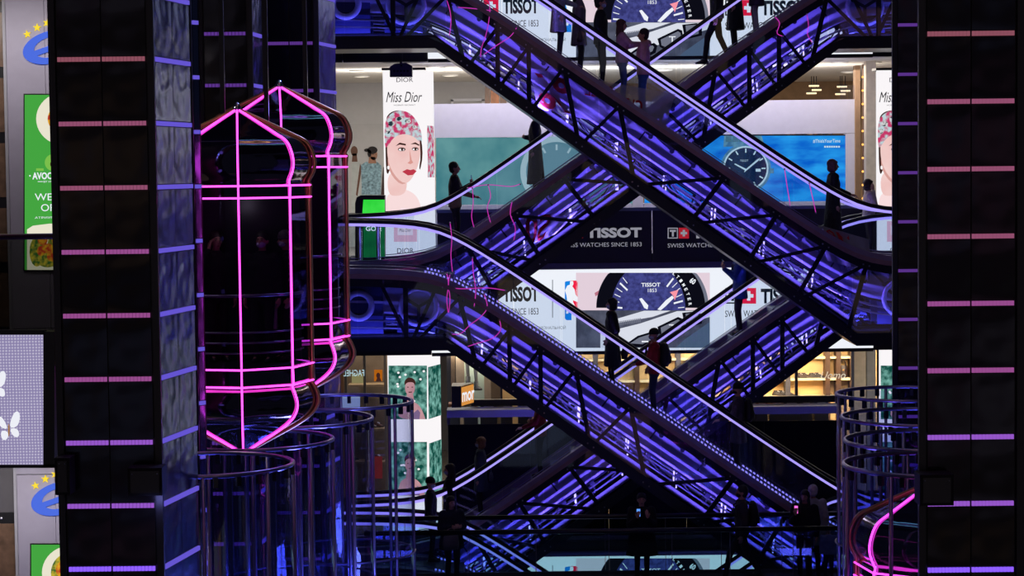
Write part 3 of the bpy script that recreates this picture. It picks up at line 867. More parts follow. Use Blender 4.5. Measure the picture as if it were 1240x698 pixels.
# shoe shop: back wall, shelves and goods
SY = 49.0
def sz(py, Y=SY): return ZA(py, Y)
sh = thing('shelf_wall', (XA(965, SY), SY, 0), 'warm beige backlit shelf wall of the shoe shop', 'shelf')
MB().box((XA(690, SY), SY, 0), (XA(1062, SY), SY + .1, FB[1])).build('back_panel', M_BEIGE, sh)
for x in (720, 770, 820, 897, 952, 1000, 1013, 1030):
    MB().box((XA(x, SY) - .06, SY - .38, 0), (XA(x, SY) + .05, SY, FB[1])).build('upright', M_WOOD if x in (897, 1000, 1013, 1030, 770) else M_GREYD, sh)
for py in (436, 462, 483):
    MB().box((XA(690, SY), SY - .36, sz(py) - .025), (XA(1031, SY), SY, sz(py) + .025)).build('shelf_board', mat('shelf_cream', (242, 222, 176), .6, var=.03), sh)
MB().box((XA(690, SY), SY - .3, 0), (XA(1031, SY), SY - .02, sz(486))).build('base_cabinet', M_BEIGE, sh)
for x0, x1 in ((1034, 1049), (1050, 1061)):
    t = thing('shop_pilaster', (XA((x0 + x1) / 2, 46.5), 46.5, 0), 'pale beige pilaster at the right end of the shoe shop' if x0 < 1040 else 'greyer pilaster beside the right garden pillar', 'pilaster')
    MB().box((XA(x0, 46.5), 46.5, 0), (XA(x1, 46.5), 46.8, FB[1] - .02)).build('shaft', mat('pilaster_beige', (206, 186, 150), .7) if x0 < 1040 else mat('pilaster_grey', (150, 144, 130), .7), t)
    MB().box((XA(x0, 46.5) - .005, 46.46, 0), (XA(x1, 46.5) + .005, 46.84, .2)).build('plinth', M_GREYD, t)

def shoe_mesh():
    mb = MB()
    mb.loft([(0, 0, 0, .05, .14), (0, 0, .025, .052, .145), (0, .02, .05, .045, .11), (0, .05, .085, .036, .06), (0, .055, .11, .034, .05)], 12)
    return mb
SHOE = {}
def shoe(px, py, c, label, r=0.0, Y=SY - .18, z=None):
    z = sz(py) + .025 if z is None else z
    t = thing('shoe', (XA(px, Y), Y, z), label, 'shoe', 'shoes on the shop shelves', 1.25 + r)
    key = 'shoe_%d_%d_%d' % c
    if key not in SHOE:
        SHOE[key] = (shoe_mesh().mesh('upper', mat(key, c, .5), smooth=True),
                     MB().loft([(0, 0, -.0, .054, .148), (0, 0, .018, .054, .148)], 12).mesh('sole', M_BLACK),
                     MB().bar((-.02, -.03, .075), (.02, -.03, .078), .03, .012).bar((-.02, 0, .09), (.02, 0, .092), .03, .012).mesh('laces', M_WALLW))
    u, so, la = SHOE[key]
    inst('upper', u, t); inst('sole', so, t); inst('laces', la, t)
places = [(970, 462, (60, 44, 36)), (976, 462, (60, 44, 36)), (986, 462, (40, 34, 34)), (992, 462, (40, 34, 34)), (942, 483, (52, 46, 46)), (948, 483, (30, 28, 32)), (955, 483, (44, 38, 40)),
          (1022, 483, (70, 50, 40)), (1028, 483, (70, 50, 40)), (912, 462, (80, 60, 50)), (934, 462, (50, 40, 40))]
pos = ['brown shoe, leftmost on the upper shelf right of the escalator', 'brown shoe, second on the upper shelf of the shoe shop', 'dark shoe just left of the script lettering, upper shelf',
       'dark shoe behind the script lettering on the upper shelf', 'grey shoe, leftmost of three on the lower shelf', 'black shoe, middle of three on the lower shelf', 'dark shoe, rightmost of three on the lower shelf',
       'reddish brown shoe at the right end of the lower shelf', 'outermost reddish brown shoe beside the pilaster', 'tan shoe on the upper shelf, behind the rear escalator truss', 'dark brown shoe on the upper shelf beside the rear escalator underside']
for (x, y, c), l in zip(places, pos): shoe(x, y, c, l, R.uniform(-.3, .3))
# handbag
hx = XA(1021, SY - .2)
hb = thing('handbag', (hx, SY - .2, sz(462) + .025), 'tall dark leather handbag with two handles on the upper shelf', 'bag')
MB().loft([(hx, SY - .2, sz(462) + .025, .12, .08), (hx, SY - .2, sz(462) + .2, .115, .06), (hx, SY - .2, sz(462) + .3, .1, .03)], 10).build('body', mat('bag_leather', (52, 34, 30), .4), hb)
for yy in (-.05, .05):
    MB().tube([(hx + .07 * math.cos(a), SY - .2 + yy, sz(462) + .28 + .14 * math.sin(a)) for a in [PI * i / 10 for i in range(11)]], .009, 6).build('handle', MATS['bag_leather'], hb)
MB().box((hx - .02, SY - .285, sz(462) + .18), (hx + .02, SY - .27, sz(462) + .22)).build('buckle', M_BRASS, hb)
# shop glass with script
gw = thing('shop_window', (XA(960, 46.0), 46.0, 0), 'shoe shop window glass with white script lettering', 'window')
for a, b in ((690, 760), (761, 830), (831, 900), (901, 964), (965, 1033)):
    MB().box((XA(a, 46), 46.0, 0), (XA(b, 46), 46.02, FB[1] - .02)).build('pane', M_GLASS, gw)
d = Draw(gw, 45.99)
E_SIGN = emi('window_lettering', (236, 226, 206), .8)
d.text('Uomo', 994, 450, 1024, 459, E_SIGN, 1, shear=.35)
for x in (964.5, 1033):
    MB().box((XA(x, 46) - .03, 45.98, 0), (XA(x, 46) + .03, 46.06, FB[1] - .02)).build('mullion', M_GREYD, gw)

# left display window of the ground gallery with hanging mannequin legs
dw = thing('display_window', (XA(600, 47.5), 47.5, 0), 'display window with pale green back panel behind the sign box', 'window')
def dbox(n, x0, y0, x1, y1, m, ya=47.5, yb=47.6): MB().box((XA(x0, 47.5), ya, ZA(y1, 47.5)), (XA(x1, 47.5), yb, ZA(y0, 47.5))).build(n, m, dw)
dbox('back_panel', 561, 426, 585, 640, mat('mint_panel', (176, 196, 188), .7, var=.04))
for x0, x1, m in ((540, 545, M_BLACK), (545, 550, mat('frame_bronze', (90, 74, 58), .5)), (551, 561, mat('frame_taupe', (150, 134, 116), .6)), (585, 593, MATS['frame_taupe']), (593, 604, MATS['frame_bronze']), (605, 607, M_BLACK)):
    dbox('frame', x0, 426, x1, 640, m, 47.3, 47.5)
dbox('back_panel', 607, 426, 690, 640, M_BEIGE)
for x in (628, 652, 676): dbox('frame', x, 426, x + 3, 640, M_WOOD, 47.3, 47.5)
ml = thing('mannequin_legs', (XA(571, 47.2), 47.2, ZA(472, 47.2)), 'pair of hanging mannequin legs with dark boots', 'mannequin')
for x, y in ((567, 465), (577, 471)):
    p = P(x, y, 47.2)
    MB().cap((p.x, 47.2, p.z + .1), (p.x - .03, 47.2, p.z + .75), .035, .06).build('leg', mat('mannequin_grey', (120, 120, 120), .6), ml, True)
    MB().loft([(p.x, 47.2, p.z + .16, .05, .05), (p.x, 47.2, p.z + .05, .05, .05), (p.x + .03, 47.17, p.z + .02, .085, .06), (p.x + .04, 47.16, p.z - .03, .095, .06)][::-1]).build('boot', mat('boot_dark', (36, 40, 48), .5), ml, True)
    MB().tube([(p.x - .03, 47.2, p.z + .75), (p.x - .03, 47.2, FB[1])], .006, 5).build('hanging_wire', M_STEEL, ml)

# far-left shops of the ground gallery seen past the lift
ls = thing('boutique_front', (XA(440, 46.5), 46.5, 0), 'dim brown boutique front with mirrored sign behind the glass tubes', 'shop front')
def lbox(n, x0, y0, x1, y1, m, ya=46.5, yb=46.6): MB().box((XA(x0, 46.5), ya, ZA(y1, 46.5)), (XA(x1, 46.5), yb, ZA(y0, 46.5))).build(n, m, ls)
lbox('back_panel', 380, 426, 470, 660, mat('boutique_brown', (120, 98, 74), .7, var=.2, scale=3), 47.4, 47.5)
lbox('side_panel', 400, 426, 414, 660, mat('boutique_copper', (150, 104, 66), .45, .3))
for x in (415, 438, 463): lbox('frame', x, 426, x + 3, 660, mat('boutique_frame', (86, 74, 60), .5))
for y in (466, 520, 560, 600): lbox('shelf_board', 418, y, 463, y + 2.5, mat('boutique_shelf', (160, 130, 92), .6), 46.8, 47.3)
lbox('light_panel', 421, 455, 436, 466, emi('boutique_glow', (176, 164, 110), .6), 47.2, 47.25)
lbox('pane', 418, 426, 463, 660, M_GLASS, 46.45, 46.46)
d = Draw(ls, 46.42)
d.text('FAGHEL', 416, 448, 441, 456, emi('sign_cyan', (190, 226, 236), .9), 1, mirror=True)
d.rect('poster', 453, 448, 463, 462, emi('poster_orange', (200, 110, 24), .7), 1); d.polys('poster_figure', [oval(458, 455, 2.4, 3.4), [(455, 462), (457, 457), (460, 457), (462, 462)]], E_HAIR, 2)
d.rect('notice', 414, 478, 436, 498, emi('notice_blue', (150, 170, 220), .6), 1)
for i, (x, y) in enumerate(((424, 519), (432, 519), (446, 519), (455, 519), (424, 559), (446, 559), (455, 559), (446, 599))):
    shx = XA(x, 47.0); c = ((96, 60, 40), (40, 36, 36), (150, 130, 110))[i % 3]
    shoe(x, y, c, ('brown', 'black', 'cream')[i % 3] + ' shoe on the ' + ('top', 'middle', 'lowest')[(0 if i < 4 else 1 if i < 7 else 2)] + ' boutique shelf, ' + ('first', 'second', 'third', 'fourth', 'first', 'second', 'third', 'only one')[i] + ' from the left', 0, 47.05, ZA(y, 46.5) + .002)
d.rect('red_stool_front', 448, 553, 463, 580, mat('boutique_red', (170, 40, 34), .6), 1)


# ------------------------------------------------------------------ first gallery, right: shop with racks, glass and a string of bulbs
rs = thing('clothes_rack', (XA(975, 51), 51, H), 'dark clothes rack with hanging garments above the white partition', 'clothes rack')
for x in (938, 1008):
    MB().tube([(XA(x, 51), 51, H), (XA(x, 51), 51, H + 3.1)], .03, 8).build('post', M_CHROME, rs)
MB().tube([(XA(930, 51), 51, H + 3.0), (XA(1016, 51), 51, H + 3.0)], .025, 8).build('rail', M_CHROME, rs)
for i in range(10):
    x = XA(942 + i * 6.6, 51); c = ((60, 52, 48), (30, 28, 30), (130, 110, 96), (90, 60, 44))[i % 4]
    MB().loft([(x, 51, H + 2.0, .10, .14), (x, 51, H + 2.75, .06, .2), (x, 51, H + 2.93, .03, .05)][::1], 8).build('garment', mat('garment_%d' % (i % 4), c, .8), rs)
for i, (px, py) in enumerate(((986, 104), (989, 109), (983, 113), (1020, 105), (1024, 110), (1018, 114))):
    p = P(px, py, 54)
    t = thing('shop_lamp_bar', p, ('upper', 'middle', 'lower')[i % 3] + ' glowing lamp bar in the ' + ('left' if i < 3 else 'right') + ' cluster over the brown shop', 'lamp', 'lamp bars in the brown shop')
    MB().box((p.x - .12, 54, p.z - .02), (p.x + .12, 54.1, p.z + .02)).build('glow', emi('lamp_bar_glow', (255, 224, 170), 1.6), t)
    MB().box((p.x - .13, 54, p.z + .02), (p.x + .13, 54.1, p.z + .05)).build('housing', M_BLACK, t)
    MB().tube([(p.x, 54.05, p.z + .05), (p.x, 54.05, FB[2])], .01, 6).build('rod', M_BLACK, t)
st = thing('bulb_string', (XA(1047, 48), 48, H), 'vertical string of warm little bulbs beside the shop pilaster', 'fairy lights')
MB().tube([(XA(1047, 48), 48, H), (XA(1047, 48), 48, FB[2] - .02)], .035, 8).build('pole', M_WOOD, st)
for i in range(26):
    z = H + .3 + i * .15
    MB().ell((XA(1047, 48) + (.03 if i % 2 else -.03), 47.95, z), .026, 8, 6).build('bulb', emi('bulb_glow', (255, 180, 90), 1.8), st, True)
for x0, x1, Yp, l, c in ((1050, 1062, 46.4, 'tall pale beige pilaster left of the right perfume pillar', (196, 184, 164)), (1037, 1043, 48.5, 'narrow brown pilaster behind the partition end', (110, 84, 60))):
    t = thing('shop_pilaster', (XA((x0 + x1) / 2, Yp), Yp, H), l, 'pilaster')
    MB().box((XA(x0, Yp), Yp, H), (XA(x1, Yp), Yp + .3, FB[2] - .02)).build('shaft', mat('pil_%d' % x0, c, .7), t)
    MB().box((XA(x0, Yp) - .02, Yp - .04, H), (XA(x1, Yp) + .02, Yp + .34, H + .15)).build('plinth', M_GREYD, t)
gp = thing('glass_screen', (XA(1020, 48), 48, H), 'tall clear glass screens rising above the partition', 'glass screen')
for a, b in ((1019, 1027), (1028, 1036)):
    MB().box((XA(a, 48), 48, H), (XA(b, 48), 48.02, ZA(108, 48))).build('pane', M_GLASSB, gp)
MB().box((XA(1018, 48), 47.97, H), (XA(1037, 48), 48.05, H + .1)).build('shoe_rail', M_STEEL, gp)

# ------------------------------------------------------------------ far left wall with the fast-food signs (nearer side of the atrium)
LY = 27.2
mb = MB(); mb.box((-9.0, LY, -1), (XA(15, LY), LY + .3, 13)); wl_ = struct('wall_left', mb, M_GREYD)
mb = MB(); mb.box((XA(15, LY), LY - .06, -1), (XA(130, LY), LY + .3, 13)); wg = struct('wall_left_panel', mb, M_GREYD)
def lz(py): return ZA(py, LY)
for lv, zz in ((1, H), (0, 0.0)):
    for k in range(-1, 6):
        z0 = zz + .02 + k * .82
        if lv == 0 and z0 > 3.0 or z0 < 0 or (lv == 1 and z0 < H): continue
        for x0, x1 in ((XA(-60, LY), XA(-22, LY)), (XA(-21, LY), XA(12, LY))):
            MB().box((x0, LY - .05, z0), (x1, LY, z0 + .68)).build('stone_slab', M_STONE, wl_)
            MB().box((x0, LY - .04, z0 + .68), (x1, LY, z0 + .82)).build('metal_joint', M_BLACK, wl_)
            MB().ell((x1 - .18, LY - .045, z0 + .75), .022, 8, 6).build('stud', M_STEEL, wl_)
MB().box((XA(12, LY), LY - .1, 0), (XA(16, LY), LY, 12)).build('edge_strip', M_GREY, wl_)
for x0, x1 in ((15.5, 62), (62.5, 130)):
    for z0, z1 in ((3.8, H - .01), (0, 3.79), (H, 9.8)):
        MB().box((XA(x0, LY), LY - .1, z0), (XA(x1, LY), LY - .06, z1)).build('cladding_panel', mat('grey_lilac_panel', (150, 146, 166), .55, var=.04), wg)
E_EBL = emi('letter_blue', (84, 118, 240), .85); E_STAR = emi('star_yellow', (250, 220, 60), 1.0)
def star(cx, cy, r, rot):
    return [(cx + (r if i % 2 == 0 else r * .42) * math.cos(rot + i * PI / 5), cy + (r if i % 2 == 0 else r * .42) * math.sin(rot + i * PI / 5)) for i in range(10)]
def e_sign(label, dx, dy):
    t = thing('letter_sign', P(55 + dx, 55 + dy, LY - .12), label, 'sign', 'letter e signs with stars')
    d = Draw(t, LY - .105, dx, dy)
    # slanted e : outer oval minus counters
    cx, cy = 62, 57; out = []; inn = []
    # ring as a band from the bar's right end anticlockwise to the lower terminal
    def pe(a, rx, ry, sk=-.34):
        x = rx * math.cos(a); y = ry * math.sin(a)
        return (cx + x - y * .0, cy + y + x * sk * .55)
    a0, a1 = math.radians(0), math.radians(322)
    n = 40
    for i in range(n + 1):
        a = a0 - (a1 - a0) * i / n
        out.append(pe(a, 34, 20)); inn.append(pe(a, 21, 12.5))
    quads = [[out[i], out[i + 1], inn[i + 1], inn[i]] for i in range(n)]
    quads.append([(41, 62), (95, 43), (95, 50), (42, 68.5)])
    d.polys('letter', quads, E_EBL, 4, .03)
    for k, (x, y, r) in enumerate(((33, 41.5, 5), (45, 33.5, 5.2), (57, 28, 5.4), (70, 25, 5.4))):
        d.poly('star', star(x, y, r, -.5 + .2 * k), E_STAR, 3, .02)
    return t
e_sign('blue letter e with yellow stars, above the green poster', 0, 0)
e_sign('blue letter e with yellow stars, under the butterfly screen', 10, 547)
E_PG = emi('poster_green', (74, 176, 70), .85); E_PGL = emi('poster_light_green', (130, 200, 80), .9); E_CREAM = emi('poster_cream', (244, 238, 216), .9)
E_FOOD = emi('poster_food', (236, 176, 40), .9, (190, 60, 40), 14, None, .4, .6); E_FOODG = emi('poster_salad', (60, 110, 50), .8, (210, 190, 60), 16, None, .4, .62)
po = thing('menu_poster', P(60, 327, LY - .12), 'backlit green avocado poster with white lettering behind the railing', 'poster')
d = Draw(po, LY - .11)
d.rect('frame', 28.5, 113.5, 125, 328.5, M_BLACK, 0, .03); d.rect('light_sheet', 30, 115, 124, 327, E_PG, 2)
d.disc('plate', 78, 144, 34, 32, E_CREAM, 3); d.disc('food', 78, 144, 20, 18, E_FOOD, 4)
d.disc('avocado', 64, 197, 9.5, 10, E_PGL, 3); d.disc('avocado_stone', 65, 199, 4, 4.4, mat('stone_brown', (96, 60, 34), .6), 4)
d.rect('caption_bar', 44, 204, 53, 207, E_PGL, 3)
d.text('AVOCADO', 39.5, 208.5, 82, 217.5, E_WHITE, 3, bold=.03); d.polys('bullet', [oval(36.5, 213, 1, 1, 8), oval(86, 213, 1, 1, 8)], E_WHITE, 3)
d.text('BY HUMMUS', 53, 218.7, 76, 221.3, E_WHITE, 3); d.rect('dash', 46, 219.7, 52, 220.4, E_WHITE, 3)
d.text('WE ARE', 42.5, 234, 92, 243, E_WHITE, 3); d.text('OPEN', 50, 247, 83, 256, E_WHITE, 3)
d.text('АТРИУМ 5 ЭТАЖ', 42.5, 262, 90, 265, E_WHITE, 3)
d.poly('bowl_rim', [(33, 327), (33, 278), (40, 273.5), (60, 271), (124, 271), (124, 327)], E_CREAM, 3)
d.polys('salad', [oval(45, 305, 9, 18), oval(58, 314, 14, 10), oval(70, 296, 12, 14)], E_FOODG, 4)
d.polys('fruit', [oval(52, 291, 6, 6), oval(58, 301, 8, 6), oval(50, 304, 5, 6), oval(64, 310, 7, 7), oval(70, 292, 7, 6)], E_FOOD, 5)
po2 = thing('menu_poster', P(80, 700, LY - .12), 'green poster with a round plate under the lower letter e', 'poster')
d = Draw(po2, LY - .11)
d.rect('frame', 36.5, 658.5, 135, 850, M_BLACK, 0, .03); d.rect('light_sheet', 38, 660, 134, 848, E_PG, 2)
d.disc('plate', 86, 694, 35, 33, E_CREAM, 3); d.disc('food', 84, 694, 22, 24, E_FOODG, 4); d.disc('food', 80, 690, 12, 12, E_FOOD, 5)

# floor strip, railing and butterfly screen on the left
BY = 25.0
mb = MB(); mb.box((-9, BY + .02, H - .3), (-5.0, LY - .1, H - .02)); struct('floor_gallery', mb, M_FLOOR)
mb = MB(); mb.box((-9, BY + .02, -.3), (-5.0, LY - .1, -.02)); struct('floor_gallery_low', mb, M_FLOOR)
ra = thing('gallery_railing', (XA(10, BY + .1), BY + .1, H), 'glass railing with a maroon top rail in front of the green poster', 'railing')
zr = ZA(280, BY + .1)
MB().tube([(-9, BY + .1, zr), (XA(66, BY), BY + .1, zr)], .035, 10).build('top_rail', mat('maroon_rail', (96, 62, 68), .3, .5), ra, True)
for a, b in ((-110, -30), (-29, 64)):
    MB().box((XA(a, BY), BY + .09, H), (XA(b, BY), BY + .105, zr - .03)).build('pane', glass('railing_glass', (188, 190, 186), 1.2, .02, 0, .02), ra)
MB().box((-9, BY + .05, H - .02), (XA(66, BY), BY + .16, H + .07)).build('base_channel', M_GREY, ra)
bs = thing('butterfly_screen', P(20, 560, BY), 'lilac LED screen with white butterflies at the left edge', 'led screen')
d = Draw(bs, BY)
m = emi('lilac_led', (196, 190, 220), .8)
nt = m.node_tree
e = [n for n in nt.nodes if n.type == 'EMISSION'][0]
tc = nt.nodes.new('ShaderNodeTexCoord'); br = nt.nodes.new('ShaderNodeTexWave'); br.inputs['Scale'].default_value = 9; br.bands_direction = 'Z'
b2 = nt.nodes.new('ShaderNodeTexWave'); b2.inputs['Scale'].default_value = 9; b2.bands_direction = 'X'; b2.inputs['Distortion'].default_value = 2
mm = nt.nodes.new('ShaderNodeMath'); mm.operation = 'MULTIPLY'
rr = nt.nodes.new('ShaderNodeValToRGB'); rr.color_ramp.elements[0].color = rgb(150, 140, 186); rr.color_ramp.elements[1].color = rgb(222, 216, 240)
for x in (br, b2): nt.links.new(tc.outputs['Object'], x.inputs['Vector'])
nt.links.new(br.outputs['Fac'], mm.inputs[0]); nt.links.new(b2.outputs['Fac'], mm.inputs[1]); nt.links.new(mm.outputs[0], rr.inputs[0]); nt.links.new(rr.outputs[0], e.inputs[0])
d.rect('display_module', -120, 406, -34, 563, m, 1, .06); d.rect('display_module', -33.5, 406, 52.5, 563, m, 1, .06)
d.rect('frame', -120, 400, 54, 405.7, M_BLACK, 1, .1); d.rect('frame', -120, 563, 66, 567, M_BLACK, 1, .1); d.rect('frame', 52.5, 402, 66, 567, M_BLACK, 1, .3)
E_BW = emi('butterfly_white', (236, 238, 246), 1.0); E_BO = emi('butterfly_body', (176, 128, 80), .8)
for i, (x, y) in enumerate(((11, 519), (-6, 470))):
    for wg_ in ([[(x, y), (x + 4, y - 16), (x + 10, y - 22), (x + 14, y - 16), (x + 11, y - 2)], [(x, y), (x + 11, y), (x + 13, y + 10), (x + 6, y + 11)],
                               [(x, y + 2), (x - 8, y - 14), (x - 13, y - 14), (x - 12, y - 2)], [(x, y + 4), (x - 10, y + 2), (x - 9, y + 14), (x - 2, y + 14)]]): d.poly('butterfly_wing', wg_, E_BW, 2, sm=2)
    d.polys('butterfly_body', [oval(x, y + 2, 1.1, 8, 10)], E_BO, 3)
E_FL = emi('poster_red_line', (200, 60, 60), .6)

# ------------------------------------------------------------------ lift tower columns
def bar_mat(t):
    """LED bars run from warm pink at the top to violet further down"""
    k = max(0, min(4, int(t * 5)))
    cs = [(206, 118, 140), (198, 108, 150), (188, 96, 176), (164, 96, 220), (140, 92, 255)]
    return emi('column_bar_%d' % k, cs[k], (.42, .5, .6, .8, 1.1)[k])
COLZ = (-.5, 12.6)
def column(label, FL, FR, BR, pitch, z_ref, nf=2, ns=2, zr=(1.5, 11.2), sidebars=True, inner=False):
    """FL, FR: front corners, BR: rear corner of the visible flank; z_ref: height of one bar"""
    FL, FR, BR = [Vector((p[0], p[1], 0)) for p in (FL, FR, BR)]
    BL = FL + (BR - FR)
    t = thing('lift_tower_column', ((FL.x + FR.x) / 2, (FL.y + BR.y) / 2, COLZ[0]), label, 'column', 'mirror-clad columns of the lift towers')
    c = MB()
    q = [FL, FR, BR, BL]
    cen = (FL + FR + BR + BL) / 4
    q2 = [cen + (p - cen) * .955 for p in q]
    c.add([(p.x, p.y, COLZ[0]) for p in q2] + [(p.x, p.y, COLZ[1]) for p in q2], [(0, 3, 2, 1), (4, 5, 6, 7), (0, 1, 5, 4), (1, 2, 6, 5), (2, 3, 7, 6), (3, 0, 4, 7)])
    c.build('core', M_COLF, t)
    for p in (FL, FR):
        MB().bar((p.x, p.y, COLZ[0]), (p.x, p.y, COLZ[1]), .07, .07).build('corner_post', M_COLF, t)
    flank = BR.x > FR.x if FR.x < 0 else False
    faces = [(FL, FR, nf, M_COLP, True)]
    faces.append((FR, BR, ns, M_COLS, sidebars) if FR.x < 1 else (BL, FL, ns, M_COLS, sidebars))
    k0 = math.ceil((zr[0] - z_ref) / pitch); k1 = math.floor((zr[1] - z_ref) / pitch)
    for (a, b, n, m, bars) in faces:
        u = (b - a); L = u.length; u.normalize(); nrm = Vector((u.y, -u.x, 0))
        rz = math.atan2(u.y, u.x)
        seg = (L - .1) / n
        pm = MB().box((-seg / 2 + .006, -.012, .035), (seg / 2 - .006, .02, pitch - .035)).mesh('panel', m)
        fr = (a, b)
        isf = m is M_COLP
        # bars are ribbed strips: a channel with a row of diodes
        barmesh = {}
        for k in range(k0, k1 + 1):
            z = z_ref + k * pitch
            tt = 1 - (z - 2.5) / 7.2
            bm = (emi('inner_column_bar', (112, 64, 170), .62) if inner else bar_mat(tt)) if isf else emi('flank_bar', (118, 100, 240), .7)
            if bm.name not in barmesh:
                g = MB(); nd = 12
                for i in range(nd):
                    x0 = -seg / 2 + .008 + (seg - .016) * i / nd
                    g.box((x0, -.028, -.024), (x0 + (seg - .016) / nd * .8, .0, .024))
                barmesh[bm.name] = g.mesh('light_bar', bm)
            for i in range(n):
                p = a + u * (.05 + seg * (i + .5)) + nrm * .002
                inst('panel', pm, t, Vector((p.x, p.y, z)) - t.location, (0, 0, rz))
                if bars: inst('light_bar', barmesh[bm.name], t, Vector((p.x, p.y, z)) - t.location, (0, 0, rz))
    return t
def cpt(px, Y): return (XA(px, Y), Y)
def pit(sp, Y): return sp * Y / F
C1 = column('big dark mirrored column at left, in front of the lifts', cpt(69, 22.9), cpt(188, 22.9), (XA(235, 24.2), 24.2), pit(77.5, 22.9), ZA(222, 22.9), zr=(2.6, 10))
column('narrow mirrored column showing only its bluish flank behind the big left one', cpt(205, 26.3), cpt(234, 26.3), (XA(247.5, 26.48), 26.48), pit(66, 26.3), ZA(89, 26.3), 1, 1, inner=True)
column('dark column behind the front onion-domed lift', cpt(248, 30.9), cpt(308, 30.9), (XA(322, 31.7), 31.7), pit(62, 30.9), ZA(37, 30.9), 1, 1, inner=True)
column('dark column with a bright steel flank right behind the second lift', cpt(322, 33.2), cpt(388, 33.2), (XA(410.5, 34.3), 34.3), pit(57, 33.2), ZA(49.5, 33.2), 2, 1, inner=True)
C5 = column('big dark mirrored column at the right edge', cpt(1117, 21.78), cpt(1236, 21.78), (XA(1270, 23.4), 23.4), pit(81.5, 21.78), ZA(211, 21.78), zr=(2.6, 10))
column('slim dark column with violet bars left of the big right one', cpt(1084, 33.6), cpt(1150, 33.6), (XA(1168, 34.6), 34.6), pit(59.3, 33.6), ZA(95.5, 33.6), 2, 1, zr=(.5, 11.2), inner=True)
# black junction boxes on the columns
for i, (x0, y0, x1, y1, Y, l) in enumerate(((155, 567, 196, 601, 22.55, 'black junction box on the right corner of the big left column'), (67, 555, 84, 600, 22.6, 'black junction box on the left edge of the big left column'),
                                           (1114, 575, 1155, 613, 21.45, 'black junction box low on the big right column'))):
    a = P(x0, y1, Y); b = P(x1, y0, Y)
    t = thing('junction_box', ((a.x + b.x) / 2, Y, a.z), l, 'box')
    MB().box((a.x, Y, a.z), (b.x, Y + .3, b.z)).build('case', M_BLACKM, t)
    MB().box((a.x + .03, Y - .012, a.z + .03), (b.x - .03, Y, b.z - .03)).build('lid', M_BLACK, t)
    for sx in (a.x + .05, b.x - .05):
        MB().ell((sx, Y - .014, b.z - .06), .008, 6, 4).build('screw', M_STEEL, t)
    if i == 0: light('bar_glow', 'POINT', (XA(178, 22.6), 22.55, a.z - .12), 3, (.3, .3, 1), None, .05)


# ------------------------------------------------------------------ glass lift tubes
TUBES = []
M_TPOST = mat('tube_post_steel', (150, 140, 170), .3, .9)
def tube_template():
    r = 1.03; z1 = 4.15; z0 = -.5
    t = thing('glass_lift_tube', (0, 0, z0), 'x', 'glass shaft', 'glass tubes at the foot of the lifts')
    for k in range(8):
        a0 = 2 * PI * k / 8 + .12; mb = MB(); q = []; fs = []
        n = 8
        for i in range(n + 1):
            a = a0 + (2 * PI / 8 - .012) * i / n
            for rr in (r, r - .015):
                q += [(rr * math.cos(a), rr * math.sin(a), z0 + .02), (rr * math.cos(a), rr * math.sin(a), z1 - .05)]
        for i in range(n):
            b = i * 4
            fs += [(b, b + 4, b + 5, b + 1), (b + 2, b + 3, b + 7, b + 6)]
        mb.add(q, fs); mb.build('glass_panel', M_TUBE, t, True)
        a = a0 - .006
        MB().tube([((r + .0) * math.cos(a), (r + .0) * math.sin(a), z0), (r * math.cos(a), r * math.sin(a), z1)], .024, 8).build('post', M_TPOST, t, True)
    cm = MB().box((-.025, -.027, -.13), (.025, .027, -.02)).mesh('glass_clamp', M_BLACK)
    for k in range(24):
        a = 2 * PI * (k + .5) / 24 + .12
        inst('glass_clamp', cm, t, (r * math.cos(a), r * math.sin(a), z1 - z0), (0, 0, a))
    light('shaft_lamp', 'AREA', (0, 0, .1), 34, (.10, .12, 1), (0, 0, 1), .8, .8, t)
    MB().tube([(r * math.cos(2 * PI * i / 48), r * math.sin(2 * PI * i / 48), z1) for i in range(48)], .028, 8, True).build('rim', M_TPOST, t, True)
    MB().tube([((r + .02) * math.cos(2 * PI * i / 48), (r + .02) * math.sin(2 * PI * i / 48), 1.9) for i in range(48)], .014, 6, True).build('hoop', M_TPOST, t, True)
    return t
tt = tube_template()
tube_spots = [(350 - 106, 25.25, 'nearest glass tube, right beside the big left column'), (402 - 100, 27.5, 'glass tube under the front onion-domed lift'), (450 - 92, 29.8, 'glass tube below the second onion-domed lift'),
              (497 - 84, 31.95, 'farthest glass tube of the left row, before the garden pillar'),
              (1014 + 83, 32.2, 'farthest and tallest-looking glass tube of the right row'), (1020 + 91.7, 29.2, 'glass tube second from the back in the right row'),
              (1024.5 + 100, 26.7, 'glass tube second from the front in the right row'), (1023 + 109, 24.55, 'nearest right glass tube, around the pink-lit dome')]
for i, (px, Y, l) in enumerate(tube_spots):
    o = tt if i == 0 else copy_tree(tt)
    o.location = (XA(px, Y) , Y, -.5); o['label'] = l

